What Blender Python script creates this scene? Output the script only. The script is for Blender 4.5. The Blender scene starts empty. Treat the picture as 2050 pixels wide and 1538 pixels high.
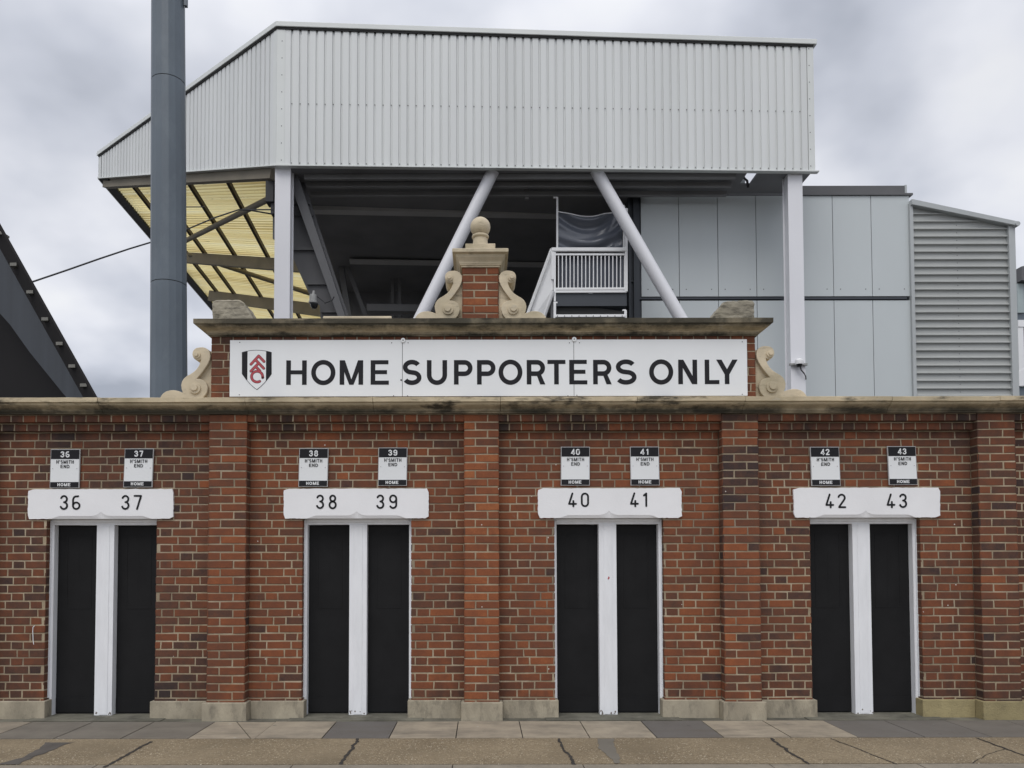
import bpy, bmesh, math, random
from mathutils import Vector, Matrix, noise as mnoise

SC = bpy.context.scene
COL = SC.collection
R = math.radians
rng = random.Random(7)

# ------------------------------------------------------------------ camera
F, CX, PITCH, ROLL, H = 1540.0, 965.0, R(2.0), R(-0.10), 1.45
CY = 1120.0 - F * math.tan(PITCH)
CAMROT = Matrix.Rotation(math.pi / 2 + PITCH, 3, 'X') @ Matrix.Rotation(ROLL, 3, 'Z')
CAMPOS = Vector((0, 0, H))
cd = bpy.data.cameras.new('camera')
cam = bpy.data.objects.new('camera', cd)
COL.objects.link(cam)
cam.matrix_world = Matrix.Translation(CAMPOS) @ CAMROT.to_4x4()
cd.sensor_width = 36.0
cd.lens = 36.0 * F / 2050.0
cd.shift_x = (1025.0 - CX) / 2050.0
cd.shift_y = (CY - 769.0) / 2050.0
cd.clip_start, cd.clip_end = 0.05, 3000
SC.camera = cam

def ray(px, py):
    return (CAMROT @ Vector(((px - CX) / F, -(py - CY) / F, -1.0))).normalized()
def at(px, py, Y):
    d = ray(px, py); return CAMPOS + d * (Y / d.y)
def atz(px, py, Z):
    d = ray(px, py); return CAMPOS + d * ((Z - H) / d.z)
def atplane(px, py, p0, n):
    d = ray(px, py); return CAMPOS + d * ((p0 - CAMPOS).dot(n) / d.dot(n))
def project(p):
    v = CAMROT.transposed() @ (Vector(p) - CAMPOS)
    return CX + F * v.x / -v.z, CY - F * v.y / -v.z
def X(px, Y, py=1000): return at(px, py, Y).x
def Z(py, Y, px=965): return at(px, py, Y).z

# ------------------------------------------------------------------ materials
def new_mat(name):
    m = bpy.data.materials.new(name); m.use_nodes = True
    nt = m.node_tree
    return m, nt, nt.nodes['Principled BSDF']
def N(nt, t, **kw):
    n = nt.nodes.new(t)
    for k, v in kw.items():
        if hasattr(n, k): setattr(n, k, v)
        else: n.inputs[k].default_value = v
    return n
def L(nt, a, b): nt.links.new(a, b)
def mixc(nt, fac, a, b, mode='MIX'):
    n = nt.nodes.new('ShaderNodeMix'); n.data_type = 'RGBA'; n.blend_type = mode
    for sock, v in ((n.inputs[0], fac), (n.inputs[6], a), (n.inputs[7], b)):
        if hasattr(v, 'is_output'): L(nt, v, sock)
        elif isinstance(v, (int, float)): sock.default_value = v
        else: sock.default_value = (*v, 1) if len(v) == 3 else v
    return n.outputs[2]
def math_(nt, op, a, b=0.0, clamp=False):
    n = nt.nodes.new('ShaderNodeMath'); n.operation = op; n.use_clamp = clamp
    for i, v in enumerate((a, b)):
        if hasattr(v, 'is_output'): L(nt, v, n.inputs[i])
        else: n.inputs[i].default_value = v
    return n.outputs[0]
def ramp(nt, fac, stops, interp='LINEAR'):
    n = nt.nodes.new('ShaderNodeValToRGB'); n.color_ramp.interpolation = interp
    el = n.color_ramp.elements
    while len(el) < len(stops): el.new(0.5)
    for e, (p, c) in zip(el, stops):
        e.position = p
        e.color = (c, c, c, 1) if isinstance(c, (int, float)) else (*c, 1)
    L(nt, fac, n.inputs[0]); return n.outputs[0]
def coords(nt, scale=(1, 1, 1)):
    g = N(nt, 'ShaderNodeNewGeometry')
    mp = N(nt, 'ShaderNodeMapping'); mp.inputs['Scale'].default_value = scale
    L(nt, g.outputs['Position'], mp.inputs['Vector']); return mp.outputs[0]
def noise(nt, vec, scale, detail=4, rough=.55):
    n = N(nt, 'ShaderNodeTexNoise'); n.inputs['Scale'].default_value = scale
    n.inputs['Detail'].default_value = detail; n.inputs['Roughness'].default_value = rough
    L(nt, vec, n.inputs['Vector']); return n.outputs['Fac']
def bump(nt, bs, h, strength=.3, dist=.01):
    b = N(nt, 'ShaderNodeBump'); b.inputs['Strength'].default_value = strength
    b.inputs['Distance'].default_value = dist
    L(nt, h, b.inputs['Height']); L(nt, b.outputs[0], bs.inputs['Normal'])

def simple(name, col, rough=.55, var=.12, vscale=3.0, stretch=(1, 1, 1), bstr=0.0, bscale=80, metal=0.0, dirt=0.0, dirtcol=(.08, .075, .065)):
    m, nt, bs = new_mat(name)
    v = coords(nt, stretch)
    nz = noise(nt, v, vscale, 5)
    c = mixc(nt, ramp(nt, nz, [(.3, 0.0), (.7, 1.0)]), [x * (1 - var) for x in col], [min(1, x * (1 + var)) for x in col])
    if dirt:
        d = ramp(nt, noise(nt, v, vscale * 2.3, 6, .65), [(.52, 0.0), (.72, 1.0)])
        c = mixc(nt, math_(nt, 'MULTIPLY', d, dirt), c, dirtcol)
    L(nt, c, bs.inputs['Base Color'])
    bs.inputs['Roughness'].default_value = rough
    bs.inputs['Metallic'].default_value = metal
    if bstr: bump(nt, bs, noise(nt, v, bscale, 4), bstr)
    return m

def brick_mat():
    m, nt, bs = new_mat('red brick')
    a = N(nt, 'ShaderNodeAttribute', attribute_name='tone')
    s = N(nt, 'ShaderNodeAttribute', attribute_name='soot')
    v = coords(nt)
    n1 = noise(nt, v, 9, 5, .6); n2 = noise(nt, v, 55, 5, .65)
    t = math_(nt, 'ADD', a.outputs['Fac'], math_(nt, 'MULTIPLY', math_(nt, 'SUBTRACT', n1, .5), .55))
    t = math_(nt, 'ADD', t, math_(nt, 'MULTIPLY', math_(nt, 'SUBTRACT', n2, .5), .35), True)
    c = ramp(nt, t, [(0.0, (.050, .033, .031)), (.22, (.108, .052, .035)), (.5, (.178, .063, .032)), (.78, (.258, .085, .036)), (1.0, (.36, .128, .048))])
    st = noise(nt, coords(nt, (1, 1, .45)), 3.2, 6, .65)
    sm = math_(nt, 'MULTIPLY', ramp(nt, st, [(.40, 0.0), (.66, 1.0)]), math_(nt, 'ADD', s.outputs['Fac'], .10), True)  # soot value also carries the vignette painted toward the wall ends
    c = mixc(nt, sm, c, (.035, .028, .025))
    # pale chips and specks
    vo = N(nt, 'ShaderNodeTexVoronoi'); vo.inputs['Scale'].default_value = 13; vo.inputs['Randomness'].default_value = 1
    L(nt, v, vo.inputs['Vector'])
    spk = math_(nt, 'LESS_THAN', vo.outputs['Distance'], .075)
    sep = N(nt, 'ShaderNodeSeparateColor'); L(nt, vo.outputs['Color'], sep.inputs[0])
    spk = math_(nt, 'MULTIPLY', spk, math_(nt, 'GREATER_THAN', sep.outputs[0], .955))
    c = mixc(nt, spk, c, (.62, .58, .53))
    ef = ramp(nt, noise(nt, v, 5.5, 8, .75), [(.66, 0.0), (.8, 1.0)])
    c = mixc(nt, math_(nt, 'MULTIPLY', ef, .3), c, (.42, .36, .31))
    L(nt, c, bs.inputs['Base Color']); bs.inputs['Roughness'].default_value = .85
    bs.inputs['Specular IOR Level'].default_value = .25
    bump(nt, bs, noise(nt, v, 140, 5, .7), .55, .004)
    return m
def mortar_mat():
    m, nt, bs = new_mat('lime mortar')
    v = coords(nt)
    c = ramp(nt, noise(nt, v, 4, 6, .65), [(.25, (.18, .14, .09)), (.5, (.335, .27, .18)), (.75, (.52, .435, .315))])
    d = ramp(nt, noise(nt, v, 1.2, 5), [(.4, 0.0), (.68, .6)])
    c = mixc(nt, d, c, (.15, .12, .095))
    L(nt, c, bs.inputs['Base Color']); bs.inputs['Roughness'].default_value = .9
    bump(nt, bs, noise(nt, v, 160, 4, .7), .6, .004)
    return m
def stone_mat(name, col=(.36, .30, .205), soot=.8, drip=1.0, lo=.46, hi=.62, bands=()):
    m, nt, bs = new_mat(name)
    v = coords(nt); vs = coords(nt, (1, 1, 2.2))
    base = ramp(nt, noise(nt, v, 2.6, 6, .6), [(.25, [x * .72 for x in col]), (.55, col), (.8, [min(1, x * 1.3) for x in col])])
    green = ramp(nt, noise(nt, v, 1.7, 5), [(.5, 0.0), (.7, .45)])
    c = mixc(nt, green, base, (.20, .18, .105))
    pale = ramp(nt, noise(nt, vs, 7.5, 6, .7), [(.58, 0.0), (.68, .55)])
    c = mixc(nt, pale, c, (.46, .42, .34))
    s1 = noise(nt, coords(nt, (1.0, 1, 3.5)), 2.4 * drip, 8, .68)
    sm = math_(nt, 'MULTIPLY', ramp(nt, s1, [(lo, 0.0), (hi, 1.0)]), soot)
    c = mixc(nt, sm, c, (.032, .03, .025))
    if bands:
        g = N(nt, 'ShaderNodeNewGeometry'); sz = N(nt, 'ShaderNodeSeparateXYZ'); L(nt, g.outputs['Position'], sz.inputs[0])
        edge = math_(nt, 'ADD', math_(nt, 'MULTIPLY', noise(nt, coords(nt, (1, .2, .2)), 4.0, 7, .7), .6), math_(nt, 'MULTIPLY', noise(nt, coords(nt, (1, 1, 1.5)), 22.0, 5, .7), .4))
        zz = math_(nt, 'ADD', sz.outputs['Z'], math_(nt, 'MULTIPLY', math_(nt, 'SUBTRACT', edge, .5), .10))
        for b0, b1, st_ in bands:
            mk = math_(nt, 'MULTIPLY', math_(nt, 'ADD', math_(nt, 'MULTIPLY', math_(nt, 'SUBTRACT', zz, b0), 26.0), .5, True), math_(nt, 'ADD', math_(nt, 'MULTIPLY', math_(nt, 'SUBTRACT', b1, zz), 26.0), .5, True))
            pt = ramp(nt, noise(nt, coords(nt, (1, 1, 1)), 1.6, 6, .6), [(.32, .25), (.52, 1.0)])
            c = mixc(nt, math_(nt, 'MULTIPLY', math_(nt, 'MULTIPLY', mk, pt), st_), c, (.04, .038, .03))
    L(nt, c, bs.inputs['Base Color']); bs.inputs['Roughness'].default_value = .9
    bs.inputs['Specular IOR Level'].default_value = .2
    hh = math_(nt, 'ADD', noise(nt, v, 60, 6, .7), math_(nt, 'MULTIPLY', noise(nt, v, 9, 4), 2.0))
    bump(nt, bs, hh, .5, .006)
    return m
def concrete_mat():
    m, nt, bs = new_mat('exposed aggregate concrete')
    v = coords(nt)
    base = ramp(nt, noise(nt, v, 1.3, 6), [(.3, (.165, .128, .078)), (.7, (.265, .21, .132))])
    vo = N(nt, 'ShaderNodeTexVoronoi'); vo.inputs['Scale'].default_value = 78; L(nt, v, vo.inputs['Vector'])
    sep = N(nt, 'ShaderNodeSeparateColor'); L(nt, vo.outputs['Color'], sep.inputs[0])
    peb = math_(nt, 'LESS_THAN', vo.outputs['Distance'], .42)
    pc = ramp(nt, sep.outputs[0], [(0.0, (.10, .068, .038)), (.35, (.20, .148, .086)), (.75, (.33, .26, .165)), (.95, (.46, .39, .27)), (1.0, (.66, .60, .48))])
    patch = ramp(nt, noise(nt, v, 2.2, 4), [(.35, .25), (.6, 1.0)])
    c = mixc(nt, math_(nt, 'MULTIPLY', peb, patch), base, pc)
    c = mixc(nt, ramp(nt, noise(nt, v, 25, 5, .7), [(.45, 0.0), (.75, .4)]), c, (.09, .07, .05))
    L(nt, c, bs.inputs['Base Color']); bs.inputs['Roughness'].default_value = .9
    bump(nt, bs, vo.outputs['Distance'], .5, .006)
    return m
def slab_mat():
    m, nt, bs = new_mat('paving slab')
    a = N(nt, 'ShaderNodeAttribute', attribute_name='tone')
    v = coords(nt)
    c = ramp(nt, a.outputs['Fac'], [(0.0, (.115, .108, .105)), (.3, (.18, .16, .13)), (.6, (.325, .275, .205)), (1.0, (.42, .36, .27))])
    c = mixc(nt, ramp(nt, noise(nt, v, 3.5, 7, .65), [(.4, 0.0), (.7, .5)]), c, (.10, .088, .075))
    c = mixc(nt, ramp(nt, noise(nt, v, 30, 5, .7), [(.6, 0.0), (.75, .35)]), c, (.34, .31, .27))
    vo = N(nt, 'ShaderNodeTexVoronoi'); vo.inputs['Scale'].default_value = 5.5; L(nt, v, vo.inputs['Vector'])
    se = N(nt, 'ShaderNodeSeparateColor'); L(nt, vo.outputs['Color'], se.inputs[0])
    gum = math_(nt, 'MULTIPLY', math_(nt, 'LESS_THAN', math_(nt, 'ADD', vo.outputs['Distance'], math_(nt, 'MULTIPLY', noise(nt, v, 40, 3), .08)), .14), math_(nt, 'GREATER_THAN', se.outputs[0], .72))
    c = mixc(nt, math_(nt, 'MULTIPLY', gum, .6), c, ramp(nt, se.outputs[1], [(.45, (.07, .065, .06)), (.55, (.40, .37, .33))]))
    c = mixc(nt, ramp(nt, noise(nt, coords(nt, (.6, 2.2, 1)), 2.2, 7, .7), [(.48, 0.0), (.7, .55)]), c, (.11, .095, .075))
    L(nt, c, bs.inputs['Base Color']); bs.inputs['Roughness'].default_value = .85
    bump(nt, bs, noise(nt, v, 120, 5, .7), .4, .004)
    return m
def yellow_mat():
    m, nt, bs = new_mat('yellowed translucent sheet')
    gg = N(nt, 'ShaderNodeNewGeometry'); sx = N(nt, 'ShaderNodeSeparateXYZ'); L(nt, gg.outputs['Position'], sx.inputs[0])
    row = math_(nt, 'ADD', sx.outputs['Y'], math_(nt, 'MULTIPLY', sx.outputs['X'], .86))
    def rowvec(a, b):
        cbn = N(nt, 'ShaderNodeCombineXYZ'); L(nt, math_(nt, 'MULTIPLY', sx.outputs['X'], a), cbn.inputs[0]); L(nt, math_(nt, 'MULTIPLY', row, b), cbn.inputs[1]); return cbn.outputs[0]
    c = ramp(nt, noise(nt, rowvec(.06, 2.6), 1.6, 3, .6), [(.3, (.86, .71, .32)), (.5, (.96, .86, .48)), (.75, (.99, .94, .66))])
    alg = ramp(nt, noise(nt, rowvec(.7, 12.0), 1.5, 7, .75), [(.62, 0.0), (.68, 1.0)])
    c = mixc(nt, math_(nt, 'MULTIPLY', alg, .8), c, (.12, .095, .04))
    wv = math_(nt, 'SINE', math_(nt, 'MULTIPLY', row, 2 * math.pi / .15))  # dark stripe per corrugation: rib shading and valley dirt put into the colour
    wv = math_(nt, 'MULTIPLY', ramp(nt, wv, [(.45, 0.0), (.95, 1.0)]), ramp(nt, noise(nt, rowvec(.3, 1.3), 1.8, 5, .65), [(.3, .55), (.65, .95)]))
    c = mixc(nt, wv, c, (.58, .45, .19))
    tr = N(nt, 'ShaderNodeBsdfTranslucent'); L(nt, c, tr.inputs['Color'])
    df = N(nt, 'ShaderNodeBsdfDiffuse'); L(nt, c, df.inputs['Color'])
    mx = N(nt, 'ShaderNodeMixShader'); mx.inputs[0].default_value = .15
    L(nt, tr.outputs[0], mx.inputs[1]); L(nt, df.outputs[0], mx.inputs[2])
    L(nt, mx.outputs[0], nt.nodes['Material Output'].inputs['Surface'])
    return m
def vinyl_mat():
    m, nt, bs = new_mat('clear weather vinyl')
    bs.inputs['Base Color'].default_value = (.10, .11, .135, 1)
    bs.inputs['Roughness'].default_value = .22
    bs.inputs['Specular IOR Level'].default_value = .6
    return m

MB_brick, MB_mortar = brick_mat(), mortar_mat()
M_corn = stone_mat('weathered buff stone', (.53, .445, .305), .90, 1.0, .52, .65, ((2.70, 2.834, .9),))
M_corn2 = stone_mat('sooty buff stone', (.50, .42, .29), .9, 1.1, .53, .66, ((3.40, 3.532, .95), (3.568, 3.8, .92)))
M_vol = stone_mat('carved buff stone', (.60, .515, .375), .65, 2.2, .565, .76)
M_block = stone_mat('eroded grey stone', (.33, .30, .235), .8, 3.0, .50, .68)
M_plinth = simple('rendered plinth', (.335, .295, .22), .9, .28, 5, (1, 1, .45), .5, 70, dirt=.65, dirtcol=(.10, .09, .07))
M_plinthy = simple('yellow stone plinth', (.30, .25, .13), .9, .2, 4, (1, 1, 1), .5, 70, dirt=.6, dirtcol=(.10, .085, .055))
M_white = simple('white masonry paint', (.80, .80, .81), .6, .035, 3, bstr=.12, bscale=60)
M_frame = simple('white gloss paint', (.77, .78, .80), .45, .05, 5, (3, 3, .6), .15, 30)
M_peel = simple('bare wood under flaking paint', (.16, .13, .11), .9, .3, 40)
M_black = simple('black painted door', (.0145, .0145, .0152), .6, .12, 5)
M_black.node_tree.nodes['Principled BSDF'].inputs['Specular IOR Level'].default_value = .12
M_ink = simple('charcoal print', (.019, .019, .022), .6, .05)
M_ink2 = simple('black sign paint', (.017, .018, .02), .6, .05)
for m_ in (M_ink, M_ink2): m_.node_tree.nodes['Principled BSDF'].inputs['Specular IOR Level'].default_value = .15
M_signw = simple('white sign board', (.77, .785, .79), .4, .03, 1.2)
M_red = simple('crimson print', (.42, .055, .07), .45, .05)
M_sgrey = simple('aluminium sign edge', (.45, .45, .45), .4, .05)
M_fasc = simple('pale grey steel cladding', (.66, .675, .665), .42, .07, 1.3, (1, 1, .06))
M_flash = simple('light grey flashing', (.68, .70, .68), .45, .05, .9)
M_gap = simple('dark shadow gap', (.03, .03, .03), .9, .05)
M_col = simple('off white steel paint', (.74, .74, .765), .4, .03, .8)
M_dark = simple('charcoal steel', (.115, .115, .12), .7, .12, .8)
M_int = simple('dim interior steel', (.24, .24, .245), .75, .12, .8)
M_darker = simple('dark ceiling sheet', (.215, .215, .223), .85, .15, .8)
M_beam = simple('grey primer steel', (.52, .515, .51), .7, .12, .8)
M_rafter = simple('brown grey steel', (.20, .175, .13), .7, .15, 1.5)
M_purlin = simple('dark brown purlin', (.055, .042, .034), .8, .15, 1.5)
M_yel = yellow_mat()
M_panel = simple('grey green wall panel', (.52, .555, .56), .4, .04, .5, (1, 1, .35))
M_annex = simple('mid grey corrugated steel', (.40, .41, .395), .45, .05, .8)
M_annext = simple('grey steel trim', (.42, .44, .44), .45, .05, .8)
M_pole = simple('blue grey galvanised steel', (.105, .13, .155), .42, .14, 1.6, (1, 1, .5), .12, 30, dirt=.25, dirtcol=(.20, .23, .25))
M_old = simple('slate blue painted steel', (.045, .052, .063), .65, .12, 1.2, (9, 9, .2))
M_old2 = simple('dim stand interior', (.013, .011, .0115), .85, .2, .6)
M_oldcol = simple('olive grey post paint', (.17, .165, .145), .6, .1)
M_cable = simple('black cable sheath', (.018, .018, .02), .6, .05)
M_rail = simple('white rail paint', (.80, .80, .80), .4, .03)
M_navy = simple('navy grey panel', (.040, .046, .056), .55, .1, 1)
M_vinyl = vinyl_mat()
M_cam = simple('grey camera housing', (.28, .28, .27), .35, .05)
M_conc, M_slab = concrete_mat(), slab_mat()
M_joint = simple('dark joint fill', (.035, .03, .025), .95, .3, 12)
M_apron = simple('greenish cement apron', (.125, .119, .092), .9, .45, 3.5, bstr=.5, bscale=60, dirt=.6, dirtcol=(.2, .185, .155))
M_tar = simple('worn tar infill', (.085, .075, .065), .9, .2, 6, bstr=.3)
M_patch = simple('smooth grey mortar patch', (.15, .135, .11), .85, .1, 5)
M_near = simple('pale concrete paving', (.235, .205, .16), .9, .15, 4, bstr=.5, bscale=90, dirt=.4)
M_ground = simple('asphalt ground', (.06, .058, .055), .9, .2, 2, bstr=.4, bscale=60)
M_glass = simple('dark window glass', (.015, .016, .018), .08, .05)
M_trans = simple('grey green awning sheet', (.36, .42, .42), .4, .1, 3)

# ------------------------------------------------------------------ mesh builder
class MB:
    def __init__(s): s.v, s.f, s.m, s.t, s.s = [], [], [], [], []
    def poly(s, pts, m=0, tone=.5, soot=0.0):
        b = len(s.v); s.v += [tuple(p) for p in pts]
        s.f.append(tuple(range(b, b + len(pts)))); s.m.append(m); s.t.append(tone); s.s.append(soot)
    def mesh(s, verts, faces, m=0, tone=.5, soot=0.0):
        b = len(s.v); s.v += [tuple(p) for p in verts]
        for f in faces:
            s.f.append(tuple(i + b for i in f)); s.m.append(m); s.t.append(tone); s.s.append(soot)
    def hexa(s, p, m=0, tone=.5):       # 8 corners: bottom ring 0-3, top ring 4-7
        s.mesh(p, [(3, 2, 1, 0), (4, 5, 6, 7), (0, 1, 5, 4), (1, 2, 6, 5), (2, 3, 7, 6), (3, 0, 4, 7)], m, tone)
    def box(s, x0, x1, y0, y1, z0, z1, m=0, tone=.5):
        s.hexa([(x0, y0, z0), (x1, y0, z0), (x1, y1, z0), (x0, y1, z0), (x0, y0, z1), (x1, y0, z1), (x1, y1, z1), (x0, y1, z1)], m, tone)
    def prism(s, pts, y0, y1, m=0):     # outline of (x, z) extruded from y0 (front) to y1
        n = len(pts)
        area = sum(pts[i][0] * pts[(i + 1) % n][1] - pts[(i + 1) % n][0] * pts[i][1] for i in range(n))
        if area < 0: pts = pts[::-1]
        vs = [(x, y0, z) for x, z in pts] + [(x, y1, z) for x, z in pts]
        fs = [tuple(range(n)), tuple(reversed(range(n, 2 * n)))]
        fs += [((i + 1) % n, i, i + n, (i + 1) % n + n) for i in range(n)]
        s.mesh(vs, fs, m)
    def sweep(s, a, b, w, h, up=(0, 0, 1), m=0):  # bar of section w x h from a to b
        a, b = Vector(a), Vector(b); d = (b - a).normalized()
        side = d.cross(Vector(up)).normalized(); u = side.cross(d).normalized()
        c = [-side * w / 2 - u * h / 2, side * w / 2 - u * h / 2, side * w / 2 + u * h / 2, -side * w / 2 + u * h / 2]
        s.hexa([a + k for k in c] + [b + k for k in c], m)
    def tube(s, path, r, n=12, m=0, cap=True):
        path = [Vector(p) for p in path]; b = len(s.v); k = len(path)
        rs = r if isinstance(r, (list, tuple)) else [r] * k
        for i, p in enumerate(path):
            d = (path[min(i + 1, k - 1)] - path[max(i - 1, 0)]).normalized()
            ref = Vector((0, 0, 1)) if abs(d.z) < .9 else Vector((0, 1, 0))
            sd = d.cross(ref).normalized(); u = sd.cross(d)
            for j in range(n):
                a = 2 * math.pi * j / n
                s.v.append(tuple(p + (sd * math.cos(a) + u * math.sin(a)) * rs[i]))
        for i in range(k - 1):
            for j in range(n):
                s.f.append((b + i * n + j, b + i * n + (j + 1) % n, b + (i + 1) * n + (j + 1) % n, b + (i + 1) * n + j))
                s.m.append(m); s.t.append(.5); s.s.append(0)
        if cap:
            s.f.append(tuple(b + j for j in reversed(range(n)))); s.m.append(m); s.t.append(.5); s.s.append(0)
            s.f.append(tuple(b + (k - 1) * n + j for j in range(n))); s.m.append(m); s.t.append(.5); s.s.append(0)
    def lathe(s, c, prof, n=32, m=0):   # prof: (r, z)
        s.tube([(c[0], c[1], c[2] + z) for r, z in prof], [max(r, .0005) for r, z in prof], n, m)
    def rings(s, x0, x1, y0, y1, prof, m=0):  # mitred moulding round a rectangle, prof: (projection, z)
        vs = []
        for p, z in prof: vs += [(x0 - p, y0 - p, z), (x1 + p, y0 - p, z), (x1 + p, y1 + p, z), (x0 - p, y1 + p, z)]
        fs = []
        for i in range(len(prof) - 1):
            for j in range(4):
                fs.append((4 * i + j, 4 * i + (j + 1) % 4, 4 * i + 4 + (j + 1) % 4, 4 * i + 4 + j))
        fs.append((3, 2, 1, 0)); k = 4 * (len(prof) - 1); fs.append((k, k + 1, k + 2, k + 3))
        s.mesh(vs, fs, m)
    def disc(s, x, y, z, r, depth, n=20, m=0):
        s.prism([(x + r * math.cos(2 * math.pi * i / n), z + r * math.sin(2 * math.pi * i / n)) for i in range(n)], y, y + depth, m)
    def build(s, name, mats, parent=None, smooth=False, bevel=0.0, attr=False):
        me = bpy.data.meshes.new(name)
        me.from_pydata(s.v, [], s.f)
        if not isinstance(mats, (list, tuple)): mats = [mats]
        for m in mats: me.materials.append(m)
        me.polygons.foreach_set('material_index', s.m)
        if attr:
            for nm, arr in (('tone', s.t), ('soot', s.s)):
                a = me.attributes.new(nm, 'FLOAT', 'FACE'); a.data.foreach_set('value', arr)
        if smooth:
            me.polygons.foreach_set('use_smooth', [True] * len(s.f))
        me.update()
        o = bpy.data.objects.new(name, me); COL.objects.link(o)
        if parent: o.parent = parent
        if smooth:
            md = o.modifiers.new('split', 'EDGE_SPLIT'); md.split_angle = R(38)
        if bevel:
            bm = bmesh.new(); bm.from_mesh(me); bmesh.ops.remove_doubles(bm, verts=bm.verts, dist=1e-5); bm.to_mesh(me); bm.free()
            md = o.modifiers.new('bevel', 'BEVEL'); md.width = bevel; md.segments = 2; md.limit_method = 'ANGLE'; md.angle_limit = R(35)
        return o

def thing(name, label, cat, group=None, loc=None):
    o = bpy.data.objects.new(name, None); COL.objects.link(o)
    o['label'] = label; o['category'] = cat
    o.empty_display_size = .1
    if group: o['group'] = group
    return o
def tag(o, label, cat, group=None):
    o['label'] = label; o['category'] = cat
    if group: o['group'] = group
    return o
def struct(o): o['kind'] = 'structure'; return o

# ------------------------------------------------------------------ lettering
def stroke(mb, pts, w, y, m=0, closed=False, caps=True):   # ribbon of width w along (x, z) points
    n = len(pts); P = [Vector((p[0], p[1])) for p in pts]
    if not closed:
        for i in range(1, n - 1):
            if (P[i] - P[i - 1]).angle(P[i + 1] - P[i]) > R(38):
                stroke(mb, pts[:i + 1], w, y, m, False, caps); stroke(mb, pts[i:], w, y - .0003, m, False, caps); return
    lv, rv = [], []
    for i in range(n):
        if closed: a, b = P[(i - 1) % n], P[(i + 1) % n]
        else: a, b = P[max(i - 1, 0)], P[min(i + 1, n - 1)]
        d = (b - a).normalized(); nn = Vector((-d.y, d.x))
        lv.append(P[i] + nn * w / 2); rv.append(P[i] - nn * w / 2)
    for i in range(n if closed else n - 1):
        j = (i + 1) % n
        mb.poly([(rv[i].x, y, rv[i].y), (rv[j].x, y, rv[j].y), (lv[j].x, y, lv[j].y), (lv[i].x, y, lv[i].y)], m)
    if not closed and caps:
        for e in (0, n - 1):
            mb.poly([(P[e].x + w / 2 * math.cos(2 * math.pi * k / 14), y - .0001, P[e].y + w / 2 * math.sin(2 * math.pi * k / 14)) for k in range(14)], m)
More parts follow.
